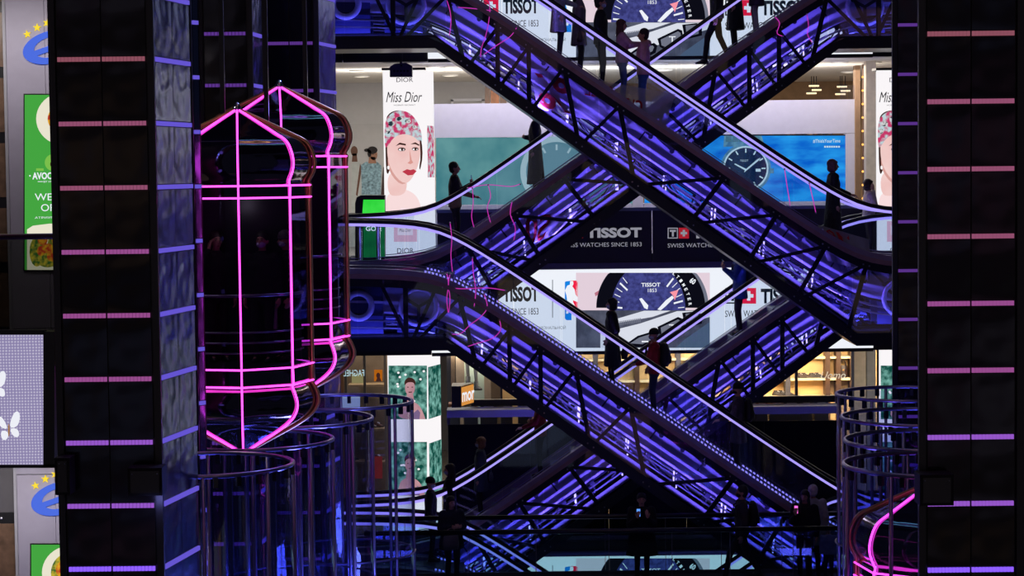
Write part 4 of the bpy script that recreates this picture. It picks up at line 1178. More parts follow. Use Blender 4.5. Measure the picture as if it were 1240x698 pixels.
# ------------------------------------------------------------------ onion-domed panoramic lifts
PROF_T = [(.90, 2.51), (.88, 2.56), (.94, 2.68), (.963, 2.80), (.93, 2.94), (.845, 3.07), (.667, 3.165), (.37, 3.31), (.03, 3.47)]
PROF_B = [(.90, 0), (.88, -.03), (.92, -.10), (.963, -.23), (.937, -.35), (.84, -.465), (.65, -.59), (.34, -.755), (.03, -.92)]
def smooth_prof(p):
    out = []
    for i in range(len(p) - 1):
        for t in (0, .25, .5, .75):
            p0 = p[max(i - 1, 0)]; p1 = p[i]; p2 = p[i + 1]; p3 = p[min(i + 2, len(p) - 1)]
            f = lambda a, b, c, d_: .5 * ((2 * b) + (-a + c) * t + (2 * a - 5 * b + 4 * c - d_) * t * t + (-a + 3 * b - 3 * c + d_) * t ** 3)
            out.append((f(p0[0], p1[0], p2[0], p3[0]), f(p0[1], p1[1], p2[1], p3[1])))
    return out + [p[-1]]
PT, PB = smooth_prof(PROF_T), smooth_prof(PROF_B)
def pol(r, a, z): return Vector((r * math.sin(a), -r * math.cos(a), z))
def lift_template():
    t = thing('panoramic_lift', (0, 0, 0), 'x', 'lift', 'onion-domed glass lifts')
    A = [math.radians(7 + 45 * k) for k in range(8)]
    for k in range(8):
        a, b = A[k], A[(k + 1) % 8]
        for nm, pr in (('dome_panel', PT), ('bowl_panel', PB)):
            mb = MB(); q = []; fs = []
            for r, z in pr: q += [pol(r * .985, a, z), pol(r * .985, b, z)]
            for i in range(len(pr) - 1):
                fs.append((2 * i, 2 * i + 1, 2 * i + 3, 2 * i + 2) if nm == 'dome_panel' else (2 * i + 2, 2 * i + 3, 2 * i + 1, 2 * i))
            mb.add(q, fs); mb.build(nm, M_DOME, t, True)
        mb = MB(); mb.add([pol(.885, a, .22), pol(.885, b, .22), pol(.885, b, 2.36), pol(.885, a, 2.36)], [(0, 1, 2, 3)]); mb.build('glass_pane', M_CABG, t)
        for z0, z1 in ((0, .22), (2.36, 2.51)):
            mb = MB(); mb.add([pol(.89, a, z0), pol(.89, b, z0), pol(.89, b, z1), pol(.89, a, z1)], [(0, 1, 2, 3)]); mb.build('band_panel', M_DOME, t)
        edge = [pol(r + .015, a, z) for r, z in PB[::-1]] + [pol(.905, a, .22), pol(.905, a, 2.36)] + [pol(r + .015, a, z) for r, z in PT]
        if k in (0, 1, 7):
            MB().tube(edge, .0135, 6).build('neon_tube', E_NEON, t, True)
        else:
            MB().tube(edge, .026, 8).build('brass_edge', M_BRASS, t, True)
    for z, r in ((0, .925), (.22, .925), (2.36, .925), (2.51, .925)):
        MB().tube([pol(r, A[i], z) for i in range(8)], .0115, 6, True).build('neon_ring', E_NEON, t)
    MB().lathe([(.02, 3.44), (.05, 3.47), (.055, 3.51), (.03, 3.55), (.012, 3.58)], (0, 0, 0), 12).build('finial', M_CHROME, t, True)
    MB().lathe([(.80, .2), (.80, .24)], (0, 0, 0), 8).build('floor_plate', M_BLACKM, t)
    MB().lathe([(.80, 2.36), (.80, 2.40)], (0, 0, 0), 8).build('ceiling_plate', M_BLACKM, t)
    # dark rear wall with rails
    mb = MB(); mb.add([pol(.82, math.radians(115), .24), pol(.82, math.radians(245), .24), pol(.82, math.radians(245), 2.36), pol(.82, math.radians(115), 2.36)], [(0, 1, 2, 3)])
    mb.build('rear_wall', M_BLACK, t)
    for z in (1.14, .55, .42, .68): MB().tube([pol(.8, math.radians(a), z) for a in range(-92, 100, 12)], .012 if z < 1 else .02, 6).build('hand_rail', M_STEEL, t, True)
    for a in (160, 200):
        p = pol(.84, math.radians(a), 0)
        MB().box((p.x - .03, p.y - .03, -4.3), (p.x + .03, p.y + .03, 8.5)).build('mast_rail', M_BLACK, t)
    return t
lt = lift_template()
lifts = [(293, 27.5, 458, 'front onion-domed glass lift edged in magenta neon'), (343.5, 29.9, 405, 'second onion-domed lift, behind and right of the front one'), (1132, 24.55, 0, 'pink neon lift dome inside the right glass tubes')]
for i, (px, Y, py, l) in enumerate(lifts):
    o = lt if i == 0 else copy_tree(lt)
    z = ZA(py, Y) if py else ZA(690, Y) - 2.51
    o.location = (P(px, py or 650, Y).x, Y, z); o['label'] = l
    if i == 2: o.rotation_euler.z = math.radians(-21)
# ------------------------------------------------------------------ escalators
TAN = math.tan(math.radians(35)); HL = H / 2 / TAN
DZ = .15
def smx(a, b, k): return (a + b + math.sqrt((a - b) ** 2 + k * k)) / 2
def smn(a, b, k): return (a + b - math.sqrt((a - b) ** 2 + k * k)) / 2
def zline(x): return H / 2 - x * TAN
def zs(x, k=.42): return smn(smx(zline(x), 0, k), H, k) 
XT, XB = -HL - 2.5, HL + 1.7
XS = [XT] + [XT + .25 + i * .25 for i in range(int((XB - XT) / .25))] + [XB]
PATH = [(x, zs(x) + DZ) for x in XS]
def zd(x): return zs(x) + DZ
def zsharp(x): return max(0, min(H, zline(x))) + DZ
LOWP = [(XT, H + DZ), (-HL + .12, H + DZ), (HL - .12 + 0, DZ), (XB, DZ)]
def zlow(x):
    if x <= -HL + .12: return H + DZ
    if x >= HL - .12: return DZ
    return H + DZ - (x + HL - .12) / (2 * HL - .24) * H
DEP = 1.6
W2 = .75
TN = [(-3.68, -3.39), (-2.76, -2.76), (-2.18, -2.18), (-1.5, -1.26), (-.48, -.22), (1.42, .81), (2.42, 1.88), (3.34, 2.8), (4.1, 3.75)]
DG = [(-2.76, -3.30), (-2.2, -2.73), (-1.57, -2.14), (-.54, -1.22), (1.38, -.16), (2.40, .86), (3.32, 1.92), (4.05, 2.86), (-4.15, -4.62), (-3.72, -4.55), (-5.15, -4.62), (5.2, 4.5)]

def escalator_template():
    t = thing('escalator', (0, 0, 0), 'x', 'escalator', 'glass-sided escalators crossing the atrium')
    for s in (-1, 1):
        y = s * W2
        yi = lambda v: s * (W2 - v)
        def sw(name, pts, a, b, zl, zh, m, smooth=False):
            ya, yb = sorted((yi(a), yi(b)))
            MB().sweep(pts, ya, yb, zl, zh).build(name, m, t)
        sw('deck', PATH, -.02, .2, -.1, 0, M_DECK)
        sw('deck_trim', PATH, -.03, .02, -.19, -.1, mat('rose_trim_metal', (158, 122, 134), .4, .45), )
        sw('top_chord', PATH, 0, .1, -.34, -.19, M_NAVY)
        sw('bottom_chord', LOWP, 0, .12, -DEP, -DEP + .2, M_NAVY)
        sw('bottom_flange', LOWP, -.02, .02, -DEP + .2, -DEP + .24, M_NAVY)
        # inner pipe along the bottom
        MB().tube([(x, yi(.30), zlow(x) - DEP + .26) for x in [XT + i * .5 for i in range(int((XB - XT) / .5) + 1)]], .05, 8).build('conduit', mat('conduit_blue', (22, 22, 34), .6), t, True)
        for a, b in TN:
            MB().bar((a, yi(.05), zd(a) - .3), (b, yi(.05), zlow(b) - DEP + .1), .085, .06).build('truss_post', M_NAVY, t)
        for a, b in DG:
            MB().bar((a, yi(.055), zd(a) - .3), (b, yi(.055), zlow(b) - DEP + .12), .065, .05).build('truss_diagonal', M_NAVY, t)
        for xx in (-4.7, -5.9, 4.75, 5.5):
            MB().bar((xx, yi(.05), zd(xx) - .3), (xx, yi(.05), zlow(xx) - DEP + .1), .09, .06).build('truss_post', M_NAVY, t)
        bo = MB()
        for a, b in TN:
            for da in (-.05, .06):
                bo.ell((a + da, yi(-.0), zd(a + da) - .265), .016, 6, 4); bo.ell((b + da, yi(-.0), zlow(b + da) - DEP + .1), .016, 6, 4)
        bo.build('bolts', M_STEEL, t)['kind'] = 'stuff'
        # lit inner sheet, in stepped lengthwise folds
        sw('inner_sheet', PATH, .32, .335, -.62, -.3, M_SHEET)
        sw('inner_sheet', PATH, .27, .30, -.665, -.62, M_SHEET)
        sw('inner_sheet', PATH, .35, .365, -.86, -.665, M_SHEET)
        sw('inner_sheet', PATH, .26, .30, -.90, -.86, M_NAVY)
        sx = MB()
        for i in range(9):
            x = -3.6 + i * .9
            sx.bar((x, yi(.30), zd(x) - .36), (x - .12, yi(.30), zd(x - .12) - .60), .03, .02)
        sx.build('sheet_ribs', M_NAVY, t)
        for zo in (-1.0, -1.13):
            MB().tube([(x, yi(.3), z + zo) for x, z in PATH[3:-3]], .018, 6).build('roller_track', M_STEEL, t)
        # balustrade glass
        nb = 13
        for i in range(nb):
            x0 = XT + .25 + (XB - XT - .5) * i / nb; x1 = XT + .25 + (XB - XT - .5) * (i + 1) / nb - .012
            pts = [(x0 + (x1 - x0) * j / 4, zd(x0 + (x1 - x0) * j / 4)) for j in range(5)]
            ya, yb = sorted((yi(.115), yi(.127)))
            MB().sweep(pts, ya, yb, 0, .83).build('balustrade_glass', M_GLASS, t)
        # cladding glass on the truss
        for i in range(nb):
            x0 = XT + (XB - XT) * i / nb; x1 = XT + (XB - XT) * (i + 1) / nb - .014
            q = []
            mb = MB(); ya, yb = sorted((yi(-.006), yi(.006)))
            pts = [(x0 + (x1 - x0) * j / 3) for j in range(4)]
            n = len(pts)
            for yy in (ya, yb):
                for x in pts: q += [(x, yy, zlow(x) - DEP + .2), (x, yy, zd(x) - .19)]
            fs = []
            for j in range(n - 1):
                fs += [(2 * j, 2 * j + 2, 2 * j + 3, 2 * j + 1), (2 * n + 2 * j + 1, 2 * n + 2 * j + 3, 2 * n + 2 * j + 2, 2 * n + 2 * j)]
            mb.add(q, fs); mb.build('cladding_glass', M_GLASSB, t)
        # handrail with its light below; a half circle at both ends
        def railpath(zo):
            p = [(x, yi(.12), z + zo) for x, z in PATH]
            r_ = .3
            a = [(XB + r_ * math.sin(u), yi(.12), DZ + zo - r_ + r_ * math.cos(u)) for u in [PI * k / 8 for k in range(1, 8)]]
            b = [(XT - r_ * math.sin(u), yi(.12), H + DZ + zo - r_ + r_ * math.cos(u)) for u in [PI * k / 8 for k in range(7, 0, -1)]]
            return b + p + a
        mb = MB(); mb.tube(railpath(.88), .042, 8); mb.build('handrail', M_RAIL, t, True)
        ya, yb = sorted((yi(.09), yi(.15)))
        MB().sweep(PATH, ya, yb, .792, .842).build('handrail_light', E_RAILL, t)
        # row of diodes on the deck
        led = MB(); x = -HL - .3
        while x < HL + .6:
            z0, z1 = zd(x), zd(x + .035)
            ya, yb = sorted((yi(.135), yi(.175)))
            led.sweep([(x, z0), (x + .035, z1)], ya, yb, .0, .03); x += .07
        led.build('skirt_leds', E_LED, t)['kind'] = 'stuff'
        sw('skirt_light_strip', PATH, .14, .16, .035, .05, mat('strip_steel', (150, 140, 190), .3, .8))
        # light tubes inside
        for i in range(8):
            x = -3.3 + i * .92
            MB().tube([(x, yi(.42), zd(x) - 1.22), (x + .02, yi(.42), zd(x) - .93)], .014, 6).build('light_tube', E_TUBE, t)
        # drive wheel and machine plates in the end boxes
        for cx, zc, rr in ((-HL - .42, H + DZ - .78, .34), (HL + .75, DZ - .72, .32)):
            MB().tube([(cx + rr * math.cos(2 * PI * k / 32), yi(.22), zc + rr * math.sin(2 * PI * k / 32)) for k in range(32)], .045, 8, True).build('drive_wheel', M_SHEET, t, True)
            MB().lathe([(.07, -.04), (.07, .04)], (0, 0, 0), 12)
            sp_ = MB()
            for k in range(3):
                a = 2 * PI * k / 3 + .5
                sp_.bar((cx, yi(.22), zc), (cx + rr * math.cos(a), yi(.22), zc + rr * math.sin(a)), .06, .03)
            sp_.build('wheel_spokes', M_NAVY, t)
            MB().box((cx - .42, min(yi(.38), yi(.4)), zc - .5), (cx + .3, max(yi(.38), yi(.4)), zc + .32)).build('machine_plate', mat('machine_blue', (62, 66, 120), .45, .4), t)
        xm = -HL - 1.55
        MB().tube([(xm + .24 * math.cos(2 * PI * k / 24), yi(.2), H + DZ - .75 + .24 * math.sin(2 * PI * k / 24)) for k in range(24)], .06, 8, True).build('motor_housing', M_SHEET, t, True)
        MB().box((xm - .5, min(yi(.3), yi(.32)), H + DZ - 1.3), (xm + .45, max(yi(.3), yi(.32)), H + DZ - .35)).build('machine_plate', MATS['machine_blue'], t)
        # lamps
        ax = Vector((1, 0, -TAN))
        light('truss_lamp', 'AREA', (0, s * .665, zd(0) - 1.26), 200, VIOLET, (0, -s * .50, .86), 9.4, .06, t, ax)
        tr = [(x_, zline(x_) + DZ) for x_ in (-3.95, 3.95)]
        ya, yb = sorted((s * .60, s * .61)); MB().sweep(tr, ya, yb, -1.33, -1.215).build('added_lamp_baffle', M_BLACKM, t)  # added black lip that keeps the lamp strip out of view
        ya, yb = sorted((s * .61, s * .715)); MB().sweep(tr, ya, yb, -1.33, -1.315).build('added_lamp_baffle', M_BLACKM, t)
        light('machine_lamp', 'AREA', (-HL - 1.0, s * .68, H + DZ - 1.3), 8, (.14, .14, 1), (0, -s * .6, .8), 1.8, .06, t)
        light('machine_lamp', 'AREA', (HL + .7, s * .68, DZ - 1.25), 9, (.14, .14, 1), (0, -s * .6, .8), 1.6, .06, t)
    # soffit
    MB().sweep(LOWP, -W2 + .1, W2 - .1, -DEP, -DEP + .03).build('soffit', M_BLACK, t)
    MB().box((XT, -W2, H + DZ - DEP), (XT + .04, W2, H + DZ - .1)).build('end_plate', M_BLACK, t)
    MB().box((XB - .04, -W2, DZ - DEP), (XB, W2, DZ - .1)).build('end_plate', M_BLACK, t)
    MB().box((XT, -.52, H - .06), (-HL - .3, .52, H)).build('comb_plate', M_STEP, t)
    MB().box((HL + .3, -.52, -.06), (XB, .52, 0)).build('comb_plate', M_STEP, t)
    # steps with risers, and the returning steps with their wheels
    st = MB().box((-.2, -.5, -.05), (.2, .5, 0)).box((.17, -.5, -.28), (.2, .5, -.05))
    for i in range(8): st.box((-.19 + i * .046, -.49, 0), (-.172 + i * .046, .49, .008))
    sm = st.mesh('step', M_STEP)
    fr = MB()
    for yy in (-.44, .44):
        fr.bar((-.18, yy, -.04), (.1, yy, -.30), .035, .02); fr.bar((.18, yy, -.26), (.1, yy, -.30), .03, .02)
        fr.tube([(.1, yy - .025, -.31), (.1, yy + .025, -.31)], .045, 10)
    fm = fr.mesh('step_frame', M_WHEEL)
    n = int(HL / .4)
    for k in range(-n - 1, n + 2):
        x = k * .4; z = max(0, min(H, zline(x)))
        so = inst('step', sm, t, (x, 0, z))
        inst('step_frame', fm, so)
    rt = MB()
    for yy in (-.43, .43):
        rt.bar((-.16, yy, 0), (.16, yy, -.11), .03, .02); rt.bar((-.16, yy, 0), (-.06, yy, .22), .03, .02); rt.bar((-.06, yy, .22), (.16, yy, -.11), .028, .02)
        rt.tube([(-.06, yy - .03, .24), (-.06, yy + .03, .24)], .05, 10); rt.tube([(.16, yy - .03, -.12), (.16, yy + .03, -.12)], .042, 10)
    rt.box((-.14, -.43, .02), (-.11, .43, .05))
    rm = rt.mesh('return_step', M_WHEEL)
    for k in range(15):
        x = -4.0 + k * .56
        inst('return_step', rm, t, (x, 0, zd(x) - 1.14))
    return t

et = escalator_template()
ESC = {}
specs = [('A', 2.54, 40.95, 1, 0, 'upper front escalator descending to the right landing'), ('B', 2.49, 42.7, 1, PI, 'upper rear escalator climbing to the right behind the front one'),
         ('C', 2.70, 40.95, 0, 0, 'middle front escalator descending from the left landing to the ground floor'), ('D', 2.53, 42.7, 0, PI, 'lower rear escalator climbing right behind the middle one'),
         ('E', 2.82, 40.95, -1, 0, 'front escalator leaving the ground floor downwards behind the bridge glass'), ('G', 2.40, 42.7, -1, PI, 'rear escalator below the ground floor seen through the bridge railing')]
for i, (k, x, y, lv, rz, l) in enumerate(specs):
    o = et if i == len(specs) - 1 else copy_tree(et)
    if k in 'ABD':
        for c_ in [c_ for c_ in o.children if c_.name.startswith('skirt_leds')]: bpy.data.objects.remove(c_)
    o.location = (x, y, lv * H); o.rotation_euler = (0, 0, rz); o['label'] = l
    ESC[k] = (x, y, lv * H, rz)


# ------------------------------------------------------------------ bridge in front with its two glass railings
B0, B1 = 38.15, 39.86
bx0, bx1 = XA(436, B0), XA(1075, B0)
mb = MB(); mb.box((bx0, B0, -.3), (bx1, B1, 0)); fl = struct('floor_bridge', mb, M_FLOOR)
for i in range(9):
    xa = bx0 + (bx1 - bx0) * i / 9; xb = bx0 + (bx1 - bx0) * (i + 1) / 9
    MB().box((xa + .005, B0 + .1, 0), (xb - .005, B1 - .1, .012)).build('floor_tile', M_FLOOR, fl)
M_RG = glass('bridge_glass', (222, 238, 242), 1.1, .02, 0, .008)
for Y, l in ((B0 + .05, 'near glass railing of the bridge with a dark top rail'), (B1 - .05, 'far glass railing of the bridge behind the standing people')):
    t = thing('bridge_railing', ((bx0 + bx1) / 2, Y, 0), l, 'railing', 'bridge railings')
    MB().tube([(bx0, Y, 1.1), (bx1, Y, 1.1)], .045, 10).build('top_rail', M_BLACK, t, True)
    edges = [436, 480, 562, 646, 735, 812, 883, 960, 1020, 1075]
    for a, b in zip(edges[:-1], edges[1:]):
        MB().box((XA(a, B0) + .008, Y - .006, .06), (XA(b, B0) - .008, Y + .006, 1.06)).build('pane', M_RG, t)
    for a in edges[1:-1]:
        MB().box((XA(a, B0) - .005, Y - .012, .0), (XA(a, B0) + .005, Y + .012, 1.07)).build('post', M_GREYD, t)
    MB().box((bx0, Y - .04, -.02), (bx1, Y + .04, .07)).build('base_channel', M_GREYD, t)

# ------------------------------------------------------------------ SALE signs mirrored in the truss glass, reflections modelled as sheets
E_REDMIR = mat('mirrored_red', (190, 26, 34), .7)
M_MIRR = mat('mirrored_white', (206, 204, 206), .8, var=.08, scale=5)
_nt_ = M_MIRR.node_tree; _t = _nt_.nodes.new('ShaderNodeBsdfTransparent'); _x = _nt_.nodes.new('ShaderNodeMixShader'); _x.inputs[0].default_value = .45
_nt_.links.new(_t.outputs[0], _x.inputs[1]); _nt_.links.new(_nt_.nodes['Principled BSDF'].outputs[0], _x.inputs[2]); _nt_.links.new(_x.outputs[0], _nt_.nodes['Material Output'].inputs[0])   # see-through, as the mirrored signs are in the glass
def reflection(label, quad, Y, words, n=14, m=7):
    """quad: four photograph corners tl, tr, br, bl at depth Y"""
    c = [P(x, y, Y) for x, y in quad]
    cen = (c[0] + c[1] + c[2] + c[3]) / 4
    t = thing('sale_reflection', cen, label, 'reflection', 'mirrored sale signs')
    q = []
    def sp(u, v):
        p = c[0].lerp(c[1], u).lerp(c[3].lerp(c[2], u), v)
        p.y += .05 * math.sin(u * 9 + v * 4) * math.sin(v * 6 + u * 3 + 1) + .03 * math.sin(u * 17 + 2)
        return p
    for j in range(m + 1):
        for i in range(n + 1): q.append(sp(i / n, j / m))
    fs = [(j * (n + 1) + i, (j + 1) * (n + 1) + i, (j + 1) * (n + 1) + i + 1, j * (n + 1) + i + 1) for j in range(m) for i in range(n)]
    MB().add(q, fs).build('sheet', M_MIRR, t, True)
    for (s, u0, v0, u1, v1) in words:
        ob = text(s, 0, 1, 0, 1, 0, E_REDMIR, t, bold=.02, mirror=True)
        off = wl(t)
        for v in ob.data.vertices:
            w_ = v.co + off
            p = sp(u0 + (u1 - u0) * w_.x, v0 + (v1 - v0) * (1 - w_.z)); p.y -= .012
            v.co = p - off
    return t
reflection('long rippled mirrored sale window with reversed red SALE lettering in the upper truss', [(640, 82), (818, 114), (802, 164), (652, 132)], 40.32, [('SALE', .38, .10, .58, .42), ('CLE', .66, .3, .80, .6), ('%', .02, .1, .28, .95)])
reflection('mirrored white sale scrap with a big red sign in the upper rear truss', [(634, 262), (700, 256), (672, 284), (640, 298)], 42.07, [('S0', .0, .0, .55, 1.0)])
reflection('mirrored white and red sale scrap at the right end of the front escalator', [(990, 272), (1052, 290), (1056, 330), (1002, 316)], 40.3, [('70', .1, .05, .6, .8)])

# ------------------------------------------------------------------ neon reflections in the escalator glass, modelled as glowing pink tubes
def glint(label, pts, Y, r=.008):
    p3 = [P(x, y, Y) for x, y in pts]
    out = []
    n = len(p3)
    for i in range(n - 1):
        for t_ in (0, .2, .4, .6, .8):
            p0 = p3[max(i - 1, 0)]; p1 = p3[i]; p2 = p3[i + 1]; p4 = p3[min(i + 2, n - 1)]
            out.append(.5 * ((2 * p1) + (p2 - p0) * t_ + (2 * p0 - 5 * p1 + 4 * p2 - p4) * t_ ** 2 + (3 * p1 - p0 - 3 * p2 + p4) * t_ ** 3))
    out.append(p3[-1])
    t = thing('mirrored_neon', out[0], label, 'light wire', 'pink mirrored streaks on the escalators')
    MB().tube(out, r, 5).build('glow_streak', E_STREAK, t)
    for e_ in (out[0], out[-1]): MB().ell(e_, .018, 6, 4).build('streak_end', M_STEEL, t)  # closes the ends of the mirrored streak
WF = 40.18
glint('mirrored pink neon streak hanging down the topmost left truss glass', [(541, 0), (545, 14), (546, 28), (544, 44)], WF)
glint('mirrored pink neon streak curving from the top handrail into the upper truss', [(592, 0), (593, 16), (589, 40), (583, 58), (582, 70)], WF)
glint('short level mirrored pink neon streak across the top left truss', [(554, 9), (570, 10), (595, 13)], WF)
glint('mirrored pink neon streak slanting under the upper front handrail', [(626, 33), (618, 44), (600, 56), (586, 66)], WF)
glint('mirrored pink neon streak loop hanging below the left landing deck', [(541, 331), (543, 345), (541, 362), (543, 379), (545, 362), (543, 345), (545, 332)], WF)
glint('long mirrored pink neon streak looping over the middle truss left of the sprocket', [(586, 356), (590, 372), (582, 384), (570, 393), (558, 404), (547, 405)], WF)
glint('mirrored pink neon streak curling down the middle truss beside the first post', [(605, 388), (606, 400), (596, 410), (578, 416), (566, 420)], WF)
glint('mirrored pink neon streak hanging straight over the glass above the middle truss', [(545, 270), (547, 290), (546, 310), (548, 330)], WF)
glint('mirrored pink neon streak across the glass of the middle escalator, upper one', [(536, 348), (560, 350), (590, 349), (612, 352)], WF)
glint('mirrored pink neon streak hanging over the glass near the sale scrap', [(572, 312), (573, 330), (576, 352), (574, 372)], WF)
glint('pair-forming mirrored pink neon streak at left on the rear escalator glass', [(572, 228), (573, 246), (571, 262), (574, 276)], 41.9)
glint('mirrored pink neon streak hanging right of the man with the phone', [(591, 224), (594, 238), (590, 252), (594, 270)], 41.9)
glint('mirrored pink neon streak bending down the rear deck left of the sale scrap', [(620, 244), (618, 260), (624, 276), (622, 292)], 41.9)
glint('thin level mirrored pink neon streak across the rear glass', [(566, 228), (590, 224), (618, 226), (630, 223)], 41.9)
glint('mirrored pink neon streak on the upper right truss near the landing', [(938, 20), (944, 28), (941, 40), (948, 44)], 41.9)
glint('short mirrored pink neon streak upright on the upper right truss', [(977, 17), (979, 30), (978, 42), (984, 52)], 41.9)
glint('mirrored red-pink neon streak hanging behind the right glass, left one', [(950, 205), (953, 225), (957, 250)], 40.3)
glint('mirrored red-pink neon streak hanging behind the right glass, right one', [(980, 222), (984, 240), (988, 258)], 40.3)

# ------------------------------------------------------------------ people
M_SKINP = mat('skin', (196, 146, 122), .55, var=.05)
M_MASKP = mat('mask_pale_blue', (190, 200, 222), .7)
M_MASKB = mat('mask_black', (24, 24, 30), .7)
M_EYE = mat('eye_dark', (22, 18, 18), .3)
M_MOUTH = mat('lip', (140, 72, 68), .5)

def remesh(o, vox, sm=4):
    r = o.modifiers.new('r', 'REMESH'); r.mode = 'VOXEL'; r.voxel_size = vox; r.use_smooth_shade = True
    if sm:
        s = o.modifiers.new('s', 'SMOOTH'); s.factor = .5; s.iterations = sm

def add_hand(mb, wr, d, nrm, side, curl=.35):
    """palm and five fingers; d points from wrist to fingers, nrm is the palm side"""
    d = Vector(d).normalized(); nrm = Vector(nrm); nrm = (nrm - d * nrm.dot(d)).normalized(); x = d.cross(nrm) * side
    wr = Vector(wr)
    pc = wr + d * .05
    mb.cap(wr + d * .01, pc + d * .03, .026, .03, 8)
    mb.cap(pc + x * .02, pc + d * .03 + x * .018, .02, .018, 8); mb.cap(pc - x * .02, pc + d * .03 - x * .018, .02, .018, 8)
    for i, L in enumerate((.072, .082, .076, .06)):
        b = pc + d * .042 + x * (.031 - .0208 * i)
        d1 = (d * math.cos(curl) + nrm * math.sin(curl)); d2 = (d * math.cos(curl * 2.4) + nrm * math.sin(curl * 2.4))
        k = b + d1 * L * .5; e = k + d2 * L * .5
        mb.cap(b, k, .0105, .010, 6); mb.cap(k, e, .010, .0088, 6)
    b = pc - d * .012 + x * .03; k = b + (d * .6 + x * .6 + nrm * .35).normalized() * .036; e = k + (d * .85 + x * .1 + nrm * .5).normalized() * .03
    mb.cap(b, k, .0125, .0115, 6); mb.cap(k, e, .0115, .0095, 6)

ARMS = {  # elbow, wrist, hand direction, palm normal for the right (-x) arm; the body faces -y
    'down': ((-.235, .03, 1.12), (-.245, -.03, .87), (0, -.15, -1), (1, 0, 0)),
    'rail': ((-.26, -.10, 1.16), (-.24, -.36, 1.06), (0, -1, -.15), (0, 0, -1)),
    'phone': ((-.23, -.06, 1.14), (-.10, -.30, 1.30), (.15, -.35, 1), (.2, .8, .2)),
    'call': ((-.28, -.08, 1.20), (-.13, -.07, 1.50), (.25, .1, 1), (1, 0, 0)),
    'chest': ((-.25, -.02, 1.14), (-.05, -.22, 1.16), (1, -.3, .1), (0, 1, 0)),
    'pocket': ((-.27, .06, 1.14), (-.20, -.10, .96), (.3, -.4, -1), (1, 0, 0)),
    'bag': ((-.24, .02, 1.12), (-.24, -.02, .86), (0, 0, -1), (1, 0, 0)),
    'hug': ((-.25, -.16, 1.22), (-.12, -.38, 1.24), (.5, -1, 0), (.6, 0, 0)),
}
NP = [0]
def person(label, px, Y, z, rz, h, top, legs, hair='short', hairc=(26, 20, 20), ra='down', la='down', coat=None, mask=None, stride=0.0, hat=None, topc2=None, bare=False, headturn=0.0, wide=1.0, X=None, hood=False):
    s = h / 1.72; wide *= 1.27
    X = XA(px, Y) if X is None else X
    t = thing('person', (X, Y, z), label, 'person', None, rz)
    NP[0] += 1
    A = {}
    for nm, sd, pose in (('r', 1, ra), ('l', -1, la)):
        e, w_, d, n = ARMS[pose]
        f = lambda v: Vector((v[0] * sd, v[1], v[2]))
        A[nm] = (Vector((-.185 * sd, 0, 1.395)), f(e), f(w_), f(d), f(n), sd)
    kn = []
    for sd in (-1, 1):
        st = stride * sd
        hip = Vector((.09 * sd, 0, .90)); an = Vector((.095 * sd, -.26 * st, .085 + (.05 if st < 0 else 0) * abs(stride))); k = (hip + an) / 2 + Vector((0, -.035 - .03 * abs(stride), .02))
        kn.append((hip, k, an, st))
    S = lambda mb: setattr(mb, 'v', [(x * s, y * s, zz * s) for x, y, zz in mb.v])
    # body
    b = MB()
    b.loft([(0, 0, .84, .12, .085), (0, 0, .95, .14, .095), (0, 0, 1.08, .12, .085), (0, 0, 1.28, .145, .095), (0, 0, 1.40, .14, .075), (0, .01, 1.47, .06, .055)])
    b.cap((0, .015, 1.42), (0, 0, 1.54), .056, .052)
    ht = headturn
    def hp(x, y, zz): return (x * math.cos(ht) - y * math.sin(ht), x * math.sin(ht) + y * math.cos(ht), zz)
    b.ell((0, 0, 1.625), (.074, .088, .098), 14, 10); b.ell(hp(0, -.022, 1.575), (.057, .066, .068), 12, 8)
    b.cap(hp(0, -.088, 1.625), hp(0, -.106, 1.592), .010, .015, 6)
    for sd in (-1, 1): b.ell(hp(.077 * sd, .01, 1.605), (.014, .022, .034), 8, 6)
    for nm in 'rl':
        sh, e, w_, d, n, sd = A[nm]
        b.cap(sh, e, .044, .036); b.cap(e, w_, .036, .026); add_hand(b, w_, d, n, sd)
    for hip, k, an, st in kn:
        b.cap(hip, k, .075, .05); b.cap(k, an, .05, .036); b.cap(an, an + Vector((0, -.10, -.045)), .036, .03)
    S(b); o = b.build('tmp', M_SKINP, None); o.name = 'body'; o.parent = t; remesh(o, .0115, 2)
    mt = mat('cloth_%d_%d_%d' % top, top, .85, var=.18, scale=10, bump=.3, bscale=14)
    ml_ = mat('cloth_%d_%d_%d' % legs, legs, .85, var=.18, scale=10)
    # trousers
    g = MB(); g.loft([(0, 0, .80, .15, .105), (0, 0, .92, .17, .12), (0, 0, 1.04, .155, .11)])
    for hip, k, an, st in kn:
        g.cap(hip, k, .093, .068); g.cap(k, an + Vector((0, 0, .02)), .066, .052)
    S(g); o = g.build('trousers', ml_); o.parent = t; remesh(o, .018)
    # jacket / coat
    j = MB(); wd = wide
    lo = coat if coat else .86
    rings = []
    if lo < .84:
        fl_ = 1.0 + (.84 - lo) * .55
        rings.append((0, .01, lo, .185 * fl_ * wd, .145 * fl_))
        rings.append((0, .01, (lo + .9) / 2, .185 * (1 + (fl_ - 1) * .5) * wd, .14 * (1 + (fl_ - 1) * .5)))
    else: rings.append((0, .005, lo, .18 * wd, .135))
    rings += [(0, .005, .98, .175 * wd, .132), (0, 0, 1.10, .168 * wd, .128), (0, 0, 1.28, .19 * wd, .135), (0, .005, 1.40, .175 * wd, .105), (0, .01, 1.455, .10, .08), (0, .005, 1.49, .074, .07)]
    j.loft(rings)
    for nm in 'rl':
        sh, e, w_, d, n, sd = A[nm]
        j.cap(sh, e, .068 * wd, .056 * wd); j.cap(e, w_ - (w_ - e) * .06, .056 * wd, .046)
